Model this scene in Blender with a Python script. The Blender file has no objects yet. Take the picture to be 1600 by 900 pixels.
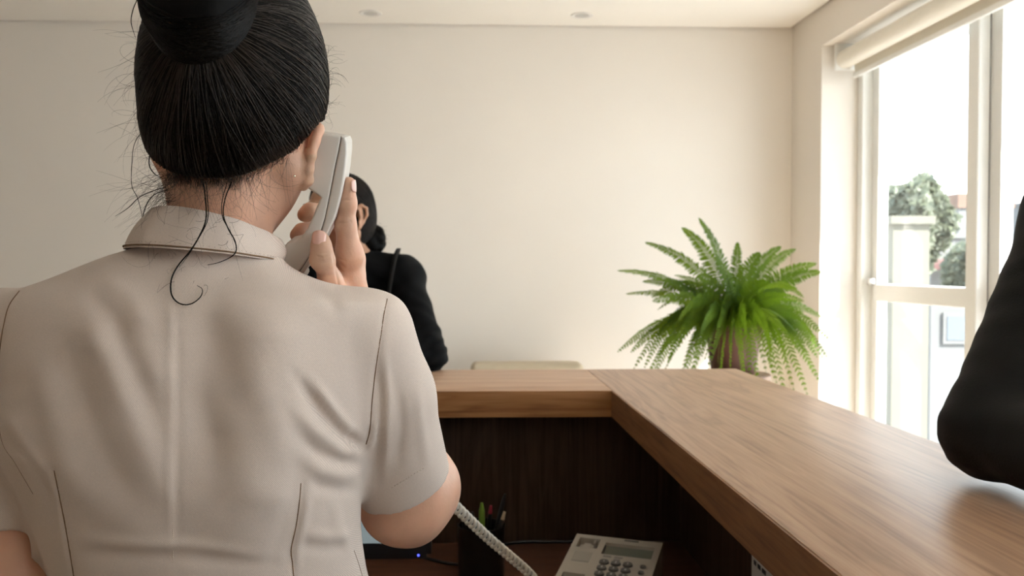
import bpy, bmesh, math, random
import numpy as np
from mathutils import Vector, Matrix
from mathutils.bvhtree import BVHTree
random.seed(7); RNG = np.random.default_rng(7)
SC = bpy.context.scene; COL = SC.collection

# ------------------------------------------------------------------ camera, world, sun, exposure
FPX = 1370.0; YAW = math.radians(2.0); PITCH = math.radians(1.38); CAMZ = 1.37; PPX = 765.8
cam_d = bpy.data.cameras.new('camera'); cam = bpy.data.objects.new('camera', cam_d); COL.objects.link(cam)
cam_d.sensor_width = 36; cam_d.lens = FPX / 1600 * 36; cam_d.shift_x = (800 - PPX) / 1600
cam.location = (0, 0, CAMZ); cam.rotation_euler = (math.pi / 2 - PITCH, 0, -YAW)
cam_d.clip_start = 0.02; cam_d.clip_end = 400
cam_d.dof.use_dof = True; cam_d.dof.focus_distance = 0.80; cam_d.dof.aperture_fstop = 11.0
SC.camera = cam
SC.view_settings.view_transform = 'Standard'; SC.view_settings.look = 'None'
SC.view_settings.gamma = 1; SC.view_settings.use_curve_mapping = False
SC.view_settings.exposure = 0.86
SC.cycles.max_bounces = 12; SC.cycles.diffuse_bounces = 8; SC.cycles.transparent_max_bounces = 16
SC.cycles.sample_clamp_indirect = 8

w = bpy.data.worlds.new('sky'); SC.world = w; w.use_nodes = True
nt = w.node_tree; nt.nodes.clear()
tc = nt.nodes.new('ShaderNodeTexCoord'); sx = nt.nodes.new('ShaderNodeSeparateXYZ')
cr = nt.nodes.new('ShaderNodeValToRGB'); bg = nt.nodes.new('ShaderNodeBackground'); wo = nt.nodes.new('ShaderNodeOutputWorld')
nt.links.new(tc.outputs['Generated'], sx.inputs[0]); nt.links.new(sx.outputs['Z'], cr.inputs[0])
cr.color_ramp.elements[0].position = 0.0; cr.color_ramp.elements[0].color = (1.0, 0.99, 0.98, 1)
cr.color_ramp.elements[1].position = 0.6; cr.color_ramp.elements[1].color = (0.55, 0.75, 1.0, 1)
e = cr.color_ramp.elements.new(0.2); e.color = (0.86, 0.94, 1.0, 1)
nt.links.new(cr.outputs[0], bg.inputs[0]); bg.inputs[1].default_value = 3.4
nt.links.new(bg.outputs[0], wo.inputs[0])

SUN_DIR = Vector((-1.0, 0.85, -1.35)).normalized()
sun_d = bpy.data.lights.new('sun', 'SUN'); sun_d.energy = 17.0; sun_d.angle = math.radians(0.6); sun_d.color = (1.0, 0.965, 0.915)
sun = bpy.data.objects.new('sun', sun_d); COL.objects.link(sun)
sun.rotation_euler = SUN_DIR.to_track_quat('-Z', 'Y').to_euler()
sun.location = (6, -3, 8)
# sampling portal across the right hand window opening (gives off no light of its own)
for (nm, loc, rot, sx_, sy_) in (('window_portal', (2.03, 1.29, 1.25), (0, math.radians(90), 0), 2.5, 5.8),):
    pd = bpy.data.lights.new(nm, 'AREA'); pd.shape = 'RECTANGLE'; pd.size = sx_; pd.size_y = sy_
    pd.cycles.is_portal = True
    po = bpy.data.objects.new(nm, pd); COL.objects.link(po); po.location = loc; po.rotation_euler = rot

_F = Vector((math.sin(YAW) * math.cos(PITCH), math.cos(YAW) * math.cos(PITCH), -math.sin(PITCH)))
_R = Vector((math.cos(YAW), -math.sin(YAW), 0)); _U = _R.cross(_F)
def P(px, py, Y):
    """point on the plane y=Y that a measured position of the photograph corresponds to"""
    d = _F + _R * ((px - PPX) / FPX) - _U * ((py - 450) / FPX)
    t = Y / d.y
    return Vector((d.x * t, Y, CAMZ + d.z * t))
def proj(v):
    v = np.asarray(v, float) - np.array([0, 0, CAMZ])
    zc = v @ np.array(_F); xc = v @ np.array(_R); yc = v @ np.array(_U)
    return np.stack([PPX + FPX * xc / zc, 450 - FPX * yc / zc], -1)

# ------------------------------------------------------------------ materials
MATS = {}
def mat(name, col, rough=0.6, spec=0.5, metal=0.0, noise=0.0, nscale=20, bump=0.0, bscale=200, emis=None, estr=0, sss=0, trans=0, sheen=0, coat=0, stretch=None, col2=None, aniso=0):
    m = bpy.data.materials.new(name); m.use_nodes = True; n = m.node_tree.nodes; l = m.node_tree.links
    b = n['Principled BSDF']; b.inputs['Roughness'].default_value = rough; b.inputs['Specular IOR Level'].default_value = spec
    b.inputs['Metallic'].default_value = metal
    c = tuple(col) + (1,)
    b.inputs['Base Color'].default_value = c
    t = n.new('ShaderNodeTexCoord'); src = t.outputs['Object']
    if stretch:
        mp = n.new('ShaderNodeMapping'); mp.inputs['Scale'].default_value = stretch; l.new(src, mp.inputs[0]); src = mp.outputs[0]
    if noise or col2:
        no = n.new('ShaderNodeTexNoise'); no.inputs['Scale'].default_value = nscale; no.inputs['Detail'].default_value = 6
        l.new(src, no.inputs[0])
        rp = n.new('ShaderNodeValToRGB'); c2 = col2 or tuple(x * (1 - noise) for x in col)
        rp.color_ramp.elements[0].color = tuple(c2) + (1,); rp.color_ramp.elements[0].position = 0.3
        rp.color_ramp.elements[1].color = c; rp.color_ramp.elements[1].position = 0.7
        l.new(no.outputs['Fac'], rp.inputs[0]); l.new(rp.outputs[0], b.inputs['Base Color'])
    if bump:
        nb = n.new('ShaderNodeTexNoise'); nb.inputs['Scale'].default_value = bscale; nb.inputs['Detail'].default_value = 4
        l.new(src, nb.inputs[0]); bp = n.new('ShaderNodeBump'); bp.inputs['Strength'].default_value = bump; bp.inputs['Distance'].default_value = 0.002
        l.new(nb.outputs['Fac'], bp.inputs['Height']); l.new(bp.outputs[0], b.inputs['Normal'])
    if sss:
        b.inputs['Subsurface Weight'].default_value = sss; b.inputs['Subsurface Radius'].default_value = (1, 0.35, 0.2); b.inputs['Subsurface Scale'].default_value = 0.008
    if emis:
        b.inputs['Emission Color'].default_value = tuple(emis) + (1,); b.inputs['Emission Strength'].default_value = estr
    if sheen: b.inputs['Sheen Weight'].default_value = sheen
    if coat: b.inputs['Coat Weight'].default_value = coat
    MATS[name] = m; return m

def wood(name, axis, c_dark, c_mid, c_light, rough=0.35, scale=1.0, spec=0.5):
    """straight-grained veneer, grain running along the given axis"""
    m = bpy.data.materials.new(name); m.use_nodes = True; n = m.node_tree.nodes; l = m.node_tree.links; b = n['Principled BSDF']
    t = n.new('ShaderNodeTexCoord'); mp = n.new('ShaderNodeMapping')
    s = [9.0 * scale] * 3; s[axis] = 0.8 * scale; mp.inputs['Scale'].default_value = s; l.new(t.outputs['Object'], mp.inputs[0])
    n1 = n.new('ShaderNodeTexNoise'); n1.inputs['Scale'].default_value = 1.6; n1.inputs['Detail'].default_value = 5; n1.inputs['Distortion'].default_value = 1.4
    l.new(mp.outputs[0], n1.inputs[0])
    mp2 = n.new('ShaderNodeMapping'); s2 = [150.0 * scale] * 3; s2[axis] = 4.0 * scale; mp2.inputs['Scale'].default_value = s2; l.new(t.outputs['Object'], mp2.inputs[0])
    n2 = n.new('ShaderNodeTexNoise'); n2.inputs['Scale'].default_value = 1.0; n2.inputs['Detail'].default_value = 3; l.new(mp2.outputs[0], n2.inputs[0])
    # cathedral rings
    mul = n.new('ShaderNodeMath'); mul.operation = 'MULTIPLY'; mul.inputs[1].default_value = 9.0; l.new(n1.outputs['Fac'], mul.inputs[0])
    fr = n.new('ShaderNodeMath'); fr.operation = 'PINGPONG'; fr.inputs[1].default_value = 1.0; l.new(mul.outputs[0], fr.inputs[0])
    ad = n.new('ShaderNodeMath'); ad.operation = 'MULTIPLY_ADD'; ad.inputs[1].default_value = 0.30; l.new(fr.outputs[0], ad.inputs[0])
    m2 = n.new('ShaderNodeMath'); m2.operation = 'MULTIPLY'; m2.inputs[1].default_value = 0.75; l.new(n2.outputs['Fac'], m2.inputs[0]); l.new(m2.outputs[0], ad.inputs[2])
    rp = n.new('ShaderNodeValToRGB'); r = rp.color_ramp
    r.elements[0].position = 0.25; r.elements[0].color = tuple(c_dark) + (1,); r.elements[1].position = 0.8; r.elements[1].color = tuple(c_light) + (1,)
    e = r.elements.new(0.5); e.color = tuple(c_mid) + (1,)
    l.new(ad.outputs[0], rp.inputs[0]); l.new(rp.outputs[0], b.inputs['Base Color'])
    bp = n.new('ShaderNodeBump'); bp.inputs['Strength'].default_value = 0.08; bp.inputs['Distance'].default_value = 0.001
    l.new(n2.outputs['Fac'], bp.inputs['Height']); l.new(bp.outputs[0], b.inputs['Normal'])
    b.inputs['Roughness'].default_value = rough; b.inputs['Specular IOR Level'].default_value = spec
    MATS[name] = m; return m

def fabric(name, col, weave=1900, bump=0.2, rough=0.85):
    """twill: fine diagonal weave as colour and relief"""
    m = bpy.data.materials.new(name); m.use_nodes = True; n = m.node_tree.nodes; l = m.node_tree.links; b = n['Principled BSDF']
    t = n.new('ShaderNodeTexCoord'); mp = n.new('ShaderNodeMapping'); mp.inputs['Rotation'].default_value = (0, math.radians(35), 0)
    l.new(t.outputs['Object'], mp.inputs[0])
    wv = n.new('ShaderNodeTexWave'); wv.inputs['Scale'].default_value = weave / 6.28; wv.inputs['Distortion'].default_value = 2.0; wv.inputs['Detail'].default_value = 2; wv.inputs['Detail Scale'].default_value = 3
    l.new(mp.outputs[0], wv.inputs[0])
    no = n.new('ShaderNodeTexNoise'); no.inputs['Scale'].default_value = 900; no.inputs['Detail'].default_value = 2; l.new(t.outputs['Object'], no.inputs[0])
    mx = n.new('ShaderNodeMath'); mx.operation = 'MULTIPLY_ADD'; mx.inputs[1].default_value = 0.5; l.new(wv.outputs['Fac'], mx.inputs[0])
    h = n.new('ShaderNodeMath'); h.operation = 'MULTIPLY'; h.inputs[1].default_value = 0.5; l.new(no.outputs['Fac'], h.inputs[0]); l.new(h.outputs[0], mx.inputs[2])
    rp = n.new('ShaderNodeValToRGB'); rp.color_ramp.elements[0].color = tuple(x * 0.84 for x in col) + (1,); rp.color_ramp.elements[1].color = tuple(min(1, x * 1.08) for x in col) + (1,)
    rp.color_ramp.elements[0].position = 0.2; rp.color_ramp.elements[1].position = 0.8
    l.new(mx.outputs[0], rp.inputs[0]); l.new(rp.outputs[0], b.inputs['Base Color'])
    bp = n.new('ShaderNodeBump'); bp.inputs['Strength'].default_value = bump; bp.inputs['Distance'].default_value = 0.0006
    l.new(mx.outputs[0], bp.inputs['Height']); l.new(bp.outputs[0], b.inputs['Normal'])
    b.inputs['Roughness'].default_value = rough; b.inputs['Specular IOR Level'].default_value = 0.25; b.inputs['Sheen Weight'].default_value = 0.15
    MATS[name] = m; return m

mat('wall_paint', (0.785, 0.735, 0.675), 0.85, 0.3, noise=0.02, nscale=3, bump=0.06, bscale=60)
mat('ceiling_paint', (0.88, 0.845, 0.79), 0.9, 0.2, noise=0.02, nscale=3)
mat('floor_tile', (0.50, 0.40, 0.30), 0.4, 0.5, noise=0.08, nscale=4)
mat('grout', (0.40, 0.37, 0.33), 0.9, 0.2)
mat('white_frame', (0.83, 0.83, 0.81), 0.35, 0.5, noise=0.02, nscale=6)
mat('frame_gasket', (0.10, 0.10, 0.10), 0.6)
mat('blind_cloth', (0.80, 0.76, 0.68), 0.8, 0.2, noise=0.04, nscale=300, bump=0.1, bscale=900)
mat('downlight_white', (0.75, 0.73, 0.70), 0.4)
mat('downlight_lens', (0.55, 0.54, 0.52), 0.25)
wood('counter_wood_y', 1, (0.29, 0.165, 0.098), (0.43, 0.26, 0.16), (0.53, 0.345, 0.225), 0.40, spec=0.45)
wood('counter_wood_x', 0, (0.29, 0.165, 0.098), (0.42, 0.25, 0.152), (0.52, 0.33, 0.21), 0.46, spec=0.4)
wood('shaded_edge_wood_x', 0, (0.21, 0.08, 0.026), (0.36, 0.16, 0.058), (0.45, 0.22, 0.09), 0.5, spec=0.3)  # counter wood darkened, shade on the front edge put into its colour
wood('shaded_edge_wood_y', 1, (0.14, 0.058, 0.022), (0.24, 0.11, 0.045), (0.31, 0.155, 0.07), 0.5, spec=0.3)  # darker still, shade on the inner side edge painted into the wood
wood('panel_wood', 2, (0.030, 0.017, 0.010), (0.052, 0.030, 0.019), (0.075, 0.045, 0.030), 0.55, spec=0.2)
wood('desk_wood', 0, (0.075, 0.030, 0.017), (0.12, 0.052, 0.028), (0.17, 0.078, 0.043), 0.4)
wood('stand_wood', 2, (0.16, 0.08, 0.04), (0.24, 0.13, 0.07), (0.31, 0.18, 0.10), 0.45)
fabric('shirt_cloth', (0.63, 0.525, 0.455))
mat('shirt_thread', (0.20, 0.125, 0.075), 0.9, 0.1)
mat('shirt_stitch', (0.55, 0.46, 0.38), 0.9, 0.1)
mat('skin', (0.71, 0.40, 0.27), 0.45, 0.4, noise=0.15, nscale=30, bump=0.12, bscale=350, sss=0.22)
mat('skin_deep', (0.50, 0.27, 0.17), 0.5, 0.4, noise=0.12, nscale=30, bump=0.12, bscale=350, sss=0.12)
mat('lip', (0.42, 0.15, 0.12), 0.4, 0.5)
mat('nail', (0.74, 0.45, 0.37), 0.2, 0.7)
mat('eye_white', (0.8, 0.78, 0.75), 0.15)
mat('eye_iris', (0.03, 0.018, 0.012), 0.1)
mat('hair_black', (0.003, 0.0023, 0.002), 0.5, 0.08, noise=0.4, nscale=60)
mat('hair_strand', (0.005, 0.0035, 0.0026), 0.38, 0.12)
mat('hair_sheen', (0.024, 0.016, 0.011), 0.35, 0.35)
mat('hair_dark_brown', (0.018, 0.012, 0.009), 0.5, 0.2, noise=0.4, nscale=80)
mat('hair_fine', (0.035, 0.02, 0.013), 0.4, 0.5)
mat('black_knit', (0.004, 0.004, 0.0045), 0.85, 0.12, noise=0.3, nscale=60, bump=0.25, bscale=500)
mat('black_cloth', (0.008, 0.0075, 0.007), 0.75, 0.25, noise=0.3, nscale=40, bump=0.2, bscale=400)
mat('dark_trousers', (0.03, 0.032, 0.04), 0.85, 0.2)
mat('shoe_leather', (0.02, 0.018, 0.016), 0.35)
mat('phone_plastic_shaded', (0.45, 0.40, 0.33), 0.45, 0.4, noise=0.03, nscale=15)  # handset plastic darkened, shade on the base put into its colour
mat('phone_plastic', (0.62, 0.58, 0.53), 0.38, 0.45, noise=0.03, nscale=15)
mat('phone_seam', (0.05, 0.045, 0.04), 0.7)
mat('phone_grey', (0.30, 0.28, 0.25), 0.5)
mat('phone_key', (0.12, 0.11, 0.10), 0.4)
mat('phone_lcd', (0.20, 0.21, 0.17), 0.15)
mat('key_print', (0.7, 0.68, 0.62), 0.6)
mat('cord_plastic', (0.68, 0.63, 0.55), 0.4, 0.5)
mat('black_plastic', (0.012, 0.012, 0.014), 0.35, 0.5)
mat('screen', (0.05, 0.06, 0.06), 0.2, emis=(0.55, 0.66, 0.68), estr=0.2)
mat('led_blue', (0.02, 0.02, 0.2), 0.3, emis=(0.08, 0.1, 1.0), estr=1.6)
mat('mesh_metal', (0.012, 0.012, 0.012), 0.4, metal=0.4)
mat('pen_green', (0.20, 0.34, 0.05), 0.35)
mat('pen_red', (0.35, 0.03, 0.05), 0.35)
mat('pen_blue', (0.02, 0.03, 0.10), 0.3)
mat('pen_wood', (0.55, 0.42, 0.27), 0.6)
mat('paper', (0.62, 0.60, 0.58), 0.8)
mat('ink', (0.06, 0.06, 0.07), 0.8)
mat('terracotta', (0.13, 0.052, 0.036), 0.55, 0.4, noise=0.3, nscale=9, bump=0.1)
mat('soil', (0.03, 0.02, 0.013), 0.95)
mat('chair_leather', (0.56, 0.47, 0.34), 0.55, 0.35, noise=0.06, nscale=25, bump=0.1, bscale=250)
mat('chair_leg', (0.10, 0.06, 0.035), 0.4)
mat('steel', (0.6, 0.58, 0.55), 0.25, metal=1.0)
mat('earring', (0.9, 0.85, 0.7), 0.1, metal=1.0)
mat('concrete', (0.36, 0.35, 0.33), 0.9, noise=0.15, nscale=1.5)
mat('render_cream', (0.125, 0.118, 0.092), 0.9, noise=0.08, nscale=1.2)
mat('render_white', (0.125, 0.125, 0.122), 0.9, noise=0.08, nscale=1.2)
mat('render_grey', (0.075, 0.076, 0.078), 0.9, noise=0.12, nscale=1.2)
mat('roof_tile', (0.14, 0.085, 0.06), 0.85, noise=0.2, nscale=3)
mat('awning_red', (0.13, 0.06, 0.055), 0.8)
mat('window_dark', (0.10, 0.12, 0.14), 0.15)
mat('tree_bark', (0.10, 0.07, 0.05), 0.9)
def leafmat(name, c, c2, tl):
    m = bpy.data.materials.new(name); m.use_nodes = True; n = m.node_tree.nodes; l = m.node_tree.links
    b = n['Principled BSDF']; o = n['Material Output']
    t = n.new('ShaderNodeTexCoord'); no = n.new('ShaderNodeTexNoise'); no.inputs['Scale'].default_value = 9; l.new(t.outputs['Object'], no.inputs[0])
    rp = n.new('ShaderNodeValToRGB'); rp.color_ramp.elements[0].color = tuple(c) + (1,); rp.color_ramp.elements[1].color = tuple(c2) + (1,)
    rp.color_ramp.elements[0].position = .3; rp.color_ramp.elements[1].position = .7
    l.new(no.outputs['Fac'], rp.inputs[0]); l.new(rp.outputs[0], b.inputs['Base Color']); b.inputs['Roughness'].default_value = 0.6; b.inputs['Specular IOR Level'].default_value = 0.15
    tr = n.new('ShaderNodeBsdfTranslucent'); tr.inputs[0].default_value = tuple(tl) + (1,)
    mx = n.new('ShaderNodeMixShader'); mx.inputs[0].default_value = 0.38
    l.new(b.outputs[0], mx.inputs[1]); l.new(tr.outputs[0], mx.inputs[2]); l.new(mx.outputs[0], o.inputs[0]); MATS[name] = m
leafmat('fern_leaf', (0.030, 0.066, 0.008), (0.11, 0.175, 0.018), (0.22, 0.34, 0.015))
leafmat('tree_leaf', (0.13, 0.14, 0.10), (0.20, 0.21, 0.165), (0.18, 0.20, 0.13))
def glassmat():
    m = bpy.data.materials.new('window_glass'); m.use_nodes = True; n = m.node_tree.nodes; l = m.node_tree.links; n.clear()
    o = n.new('ShaderNodeOutputMaterial'); t = n.new('ShaderNodeBsdfTransparent'); t.inputs[0].default_value = (0.97, 0.985, 0.98, 1)
    g = n.new('ShaderNodeBsdfGlossy'); g.inputs['Roughness'].default_value = 0.02
    f = n.new('ShaderNodeLayerWeight'); f.inputs[0].default_value = 0.5
    pw = n.new('ShaderNodeMath'); pw.operation = 'POWER'; pw.inputs[1].default_value = 5.0; l.new(f.outputs['Facing'], pw.inputs[0])
    ma = n.new('ShaderNodeMath'); ma.operation = 'MULTIPLY_ADD'; ma.inputs[1].default_value = 0.8; ma.inputs[2].default_value = 0.03; l.new(pw.outputs[0], ma.inputs[0])
    mx = n.new('ShaderNodeMixShader'); l.new(ma.outputs[0], mx.inputs[0]); l.new(t.outputs[0], mx.inputs[1]); l.new(g.outputs[0], mx.inputs[2]); l.new(mx.outputs[0], o.inputs[0])
    MATS['window_glass'] = m
glassmat()

# ------------------------------------------------------------------ mesh helpers
def tag(o, label=None, cat=None, group=None, kind=None):
    for k, v in (('label', label), ('category', cat), ('group', group), ('kind', kind)):
        if v: o[k] = v
    return o
def empty(name, loc, label=None, cat=None, group=None):
    o = bpy.data.objects.new(name, None); COL.objects.link(o); o.location = loc; o.empty_display_size = 0.05
    return tag(o, label, cat, group)
def wloc(o):
    v = Vector(o.location)
    while o.parent: o = o.parent; v = v + Vector(o.location)
    return v
def link(name, me, m, parent=None, smooth=True, origin=None):
    """me holds world coordinates; parents are never rotated"""
    o = bpy.data.objects.new(name, me); COL.objects.link(o)
    if m:
        for x in (m if isinstance(m, (list, tuple)) else [m]): me.materials.append(MATS[x])
    if smooth and len(me.polygons): me.polygons.foreach_set('use_smooth', [True] * len(me.polygons))
    if parent: o.parent = parent; o.location = -wloc(parent)
    if origin is not None:
        me.transform(Matrix.Translation(-Vector(origin))); o.location = Vector(o.location) + Vector(origin)
    return o
def mk(name, v, f, m, parent=None, smooth=True, origin=None):
    me = bpy.data.meshes.new(name)
    v = np.asarray(v, np.float32)
    if isinstance(f, np.ndarray) and f.ndim == 2:
        k = f.shape[1]; me.vertices.add(len(v)); me.vertices.foreach_set('co', v.ravel())
        me.loops.add(f.size); me.loops.foreach_set('vertex_index', f.astype(np.int32).ravel())
        me.polygons.add(len(f)); me.polygons.foreach_set('loop_start', np.arange(0, f.size, k, dtype=np.int32))
        me.polygons.foreach_set('loop_total', np.full(len(f), k, np.int32)); me.update(calc_edges=True)
    else:
        me.from_pydata([tuple(map(float, x)) for x in v], [], f); me.update()
    return link(name, me, m, parent, smooth, origin)
def bm_link(name, bm, m, parent=None, smooth=False, origin=None, sharp=None):
    me = bpy.data.meshes.new(name); bmesh.ops.recalc_face_normals(bm, faces=bm.faces[:]); bm.to_mesh(me); bm.free()
    o = link(name, me, m, parent, smooth, origin)
    if sharp: me.set_sharp_from_angle(angle=math.radians(sharp))
    return o
def add_box(bm, lo, hi, bev=0, seg=2):
    r = bmesh.ops.create_cube(bm, size=1)
    vs = r['verts']
    for v in vs: v.co = Vector([(lo[i] + hi[i]) / 2 + v.co[i] * (hi[i] - lo[i]) for i in range(3)])
    if bev:
        es = list({e for v in vs for e in v.link_edges}); bmesh.ops.bevel(bm, geom=es, offset=bev, segments=seg, affect='EDGES', profile=0.5)
def box(name, lo, hi, m, parent=None, bev=0, seg=2, rot=None):
    bm = bmesh.new(); add_box(bm, lo, hi, bev, seg)
    o = bm_link(name, bm, m, parent, smooth=bev > 0, sharp=30 if bev > 0 else None)
    return o
def add_cyl(bm, a, b, ra, rb=None, n=20, caps=True):
    rb = ra if rb is None else rb; a = Vector(a); b = Vector(b); d = (b - a)
    M = Matrix.Translation((a + b) / 2) @ d.to_track_quat('Z', 'Y').to_matrix().to_4x4()
    bmesh.ops.create_cone(bm, cap_ends=caps, segments=n, radius1=ra, radius2=rb, depth=d.length, matrix=M)
def cyl(name, a, b, ra, m, parent=None, rb=None, n=20):
    bm = bmesh.new(); add_cyl(bm, a, b, ra, rb, n); return bm_link(name, bm, m, parent, smooth=True, sharp=40)
def lathe(name, prof, center, m, parent=None, n=28):
    v = []; f = []
    for r, z in prof:
        for i in range(n):
            a = 2 * math.pi * i / n; v.append((center[0] + r * math.cos(a), center[1] + r * math.sin(a), center[2] + z))
    for j in range(len(prof) - 1):
        for i in range(n): f.append((j * n + i, j * n + (i + 1) % n, (j + 1) * n + (i + 1) % n, (j + 1) * n + i))
    o = mk(name, v, f, m, parent); o.data.set_sharp_from_angle(angle=math.radians(40)); return o
def catmull(pts, n):
    p = np.asarray([tuple(q) for q in pts], float); p = np.vstack([2 * p[0] - p[1], p, 2 * p[-1] - p[-2]])
    out = []; segs = len(p) - 3
    for t in np.linspace(0, segs - 1e-6, n):
        i = int(t); u = t - i; a, b, c, d = p[i:i + 4]
        out.append(0.5 * ((2 * b) + (-a + c) * u + (2 * a - 5 * b + 4 * c - d) * u * u + (-a + 3 * b - 3 * c + d) * u ** 3))
    return np.array(out)
def tubes(paths, rad, sides=3, taper=None):
    """paths (N,M,3) -> verts, quads of N thin tubes"""
    paths = np.asarray(paths, float)
    if paths.ndim == 2: paths = paths[None]
    N, M, _ = paths.shape
    t = np.gradient(paths, axis=1); t /= np.linalg.norm(t, axis=2, keepdims=True) + 1e-12
    ref = np.where(np.abs(t[..., 2:3]) < 0.9, np.array([0, 0, 1.0]), np.array([1.0, 0, 0]))
    ref = np.broadcast_to(ref[:, :1], t.shape)
    u = np.cross(t, ref); u /= np.linalg.norm(u, axis=2, keepdims=True) + 1e-9; w_ = np.cross(t, u)
    r = np.broadcast_to(np.asarray(rad, float).reshape(-1, 1), (N, M)).copy()
    if taper is not None: r = r * np.asarray(taper)[None, :]
    a = np.arange(sides) * 2 * np.pi / sides
    v = paths[:, :, None, :] + r[:, :, None, None] * (np.cos(a)[None, None, :, None] * u[:, :, None, :] + np.sin(a)[None, None, :, None] * w_[:, :, None, :])
    idx = np.arange(N * M * sides).reshape(N, M, sides)
    A = idx[:, :-1, :]; B = idx[:, 1:, :]
    q = np.stack([A, np.roll(A, -1, 2), np.roll(B, -1, 2), B], -1).reshape(-1, 4)
    return v.reshape(-1, 3), q
def tube(name, pts, r, m, parent=None, n=24, sides=8, raw=False):
    p = np.asarray([tuple(q) for q in pts]) if raw else catmull(pts, n)
    v, q = tubes(p, r, sides); f = [tuple(x) for x in q]
    k = len(v); f.append(tuple(range(sides))[::-1]); f.append(tuple(range(k - sides, k)))
    return mk(name, v, f, m, parent)

# ------------------------------------------------------------------ implicit surfaces for bodies and cloth
class Field:
    def __init__(s): s.ops = []
    def _a(s, fn, lo, hi, k, mode): s.ops.append((fn, np.array(lo, float), np.array(hi, float), k, mode)); return s
    def cone(s, a, b, ra, rb=None, k=0.012, mode='u'):
        a = np.array(a, float); b = np.array(b, float); rb = ra if rb is None else rb; ab = b - a; l2 = ab @ ab + 1e-12
        def fn(x, y, z):
            t = np.clip(((x - a[0]) * ab[0] + (y - a[1]) * ab[1] + (z - a[2]) * ab[2]) / l2, 0, 1)
            return np.sqrt((x - a[0] - t * ab[0]) ** 2 + (y - a[1] - t * ab[1]) ** 2 + (z - a[2] - t * ab[2]) ** 2) - (ra + (rb - ra) * t)
        m = max(ra, rb); return s._a(fn, np.minimum(a, b) - m, np.maximum(a, b) + m, k, mode)
    def chain(s, pts, rs, k=0.01, mode='u'):
        for i in range(len(pts) - 1): s.cone(pts[i], pts[i + 1], rs[i], rs[i + 1], k, mode)
        return s
    def ell(s, c, r, R=None, k=0.012, mode='u'):
        c = np.array(c, float); r = np.array(r, float); R = np.eye(3) if R is None else np.array(R)   # columns = local axes
        def fn(x, y, z):
            dx, dy, dz = x - c[0], y - c[1], z - c[2]
            u = (dx * R[0, 0] + dy * R[1, 0] + dz * R[2, 0]) / r[0]; v = (dx * R[0, 1] + dy * R[1, 1] + dz * R[2, 1]) / r[1]; q = (dx * R[0, 2] + dy * R[1, 2] + dz * R[2, 2]) / r[2]
            k0 = np.sqrt(u * u + v * v + q * q); k1 = np.sqrt((u / r[0]) ** 2 + (v / r[1]) ** 2 + (q / r[2]) ** 2) + 1e-9
            return k0 * (k0 - 1) / k1
        m = max(r); return s._a(fn, c - m, c + m, k, mode)
    def loft(s, z, cx, cy, a, b, n=2.3, k=0.02, mode='u'):
        z = np.array(z, float); o = np.argsort(z); z = z[o]; cx, cy, a, b = [np.array(q, float)[o] for q in (cx, cy, a, b)]
        zz = np.linspace(z[0], z[-1], 240)
        def sm(q):
            q = np.interp(zz, z, q); ker = np.hanning(9); ker /= ker.sum(); return np.convolve(np.pad(q, 4, 'edge'), ker, 'valid')
        CX, CY, A, B = sm(cx), sm(cy), sm(a), sm(b)
        def fn(x, y, zc):
            X = np.interp(zc, zz, CX); Y = np.interp(zc, zz, CY); a_ = np.interp(zc, zz, A); b_ = np.interp(zc, zz, B)
            g = ((np.abs(x - X) / a_) ** n + (np.abs(y - Y) / b_) ** n) ** (1 / n)
            d = (g - 1) * np.minimum(a_, b_)
            return np.maximum(d, np.maximum(zz[0] - zc, zc - zz[-1]))
        return s._a(fn, (min(cx - a), min(cy - b), z[0]), (max(cx + a), max(cy + b), z[-1]), k, mode)
    def plane(s, p, n, k=0.0, lo=None, hi=None):
        """cut away everything on the side n points to"""
        p = np.array(p, float); n = np.array(n, float); n = n / np.linalg.norm(n)
        fn = lambda x, y, z: -((x - p[0]) * n[0] + (y - p[1]) * n[1] + (z - p[2]) * n[2])
        return s._a(fn, lo if lo is not None else (-9, -9, -9), hi if hi is not None else (9, 9, 9), k, 's')
    def grid(s, xs, ys, zs):
        d = np.full((len(xs), len(ys), len(zs)), 0.08, np.float32)
        for fn, lo, hi, k, mode in s.ops:
            mg = 0.02 + k if mode == 'u' else k + 0.004
            i0, i1 = np.searchsorted(xs, [lo[0] - mg, hi[0] + mg]); j0, j1 = np.searchsorted(ys, [lo[1] - mg, hi[1] + mg]); k0, k1 = np.searchsorted(zs, [lo[2] - mg, hi[2] + mg])
            if i1 <= i0 or j1 <= j0 or k1 <= k0: continue
            e = fn(xs[i0:i1, None, None], ys[None, j0:j1, None], zs[None, None, k0:k1]).astype(np.float32)
            c = d[i0:i1, j0:j1, k0:k1]
            if mode == 's':
                e = -e
                if k > 0: h = np.maximum(k - np.abs(c - e), 0) / k; r = np.maximum(c, e) + h * h * k * 0.25
                else: r = np.maximum(c, e)
            else:
                if k > 0: h = np.maximum(k - np.abs(c - e), 0) / k; r = np.minimum(c, e) - h * h * k * 0.25
                else: r = np.minimum(c, e)
            d[i0:i1, j0:j1, k0:k1] = r
        return d
    def at(s, pts):
        """field value at scattered points"""
        pts = np.asarray(pts, float); x, y, z = pts[:, 0], pts[:, 1], pts[:, 2]; d = np.full(len(pts), 0.08)
        for fn, lo, hi, k, mode in s.ops:
            e = fn(x, y, z)
            if mode == 's':
                e = -e; inb = np.all((pts >= lo - k - .004) & (pts <= hi + k + .004), axis=1)
                r = np.maximum(d, e) + (np.maximum(k - np.abs(d - e), 0) / k) ** 2 * k * .25 if k > 0 else np.maximum(d, e)
                d = np.where(inb, r, d)
            else:
                d = np.minimum(d, e) - ((np.maximum(k - np.abs(d - e), 0) / k) ** 2 * k * .25 if k > 0 else 0)
        return d
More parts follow.
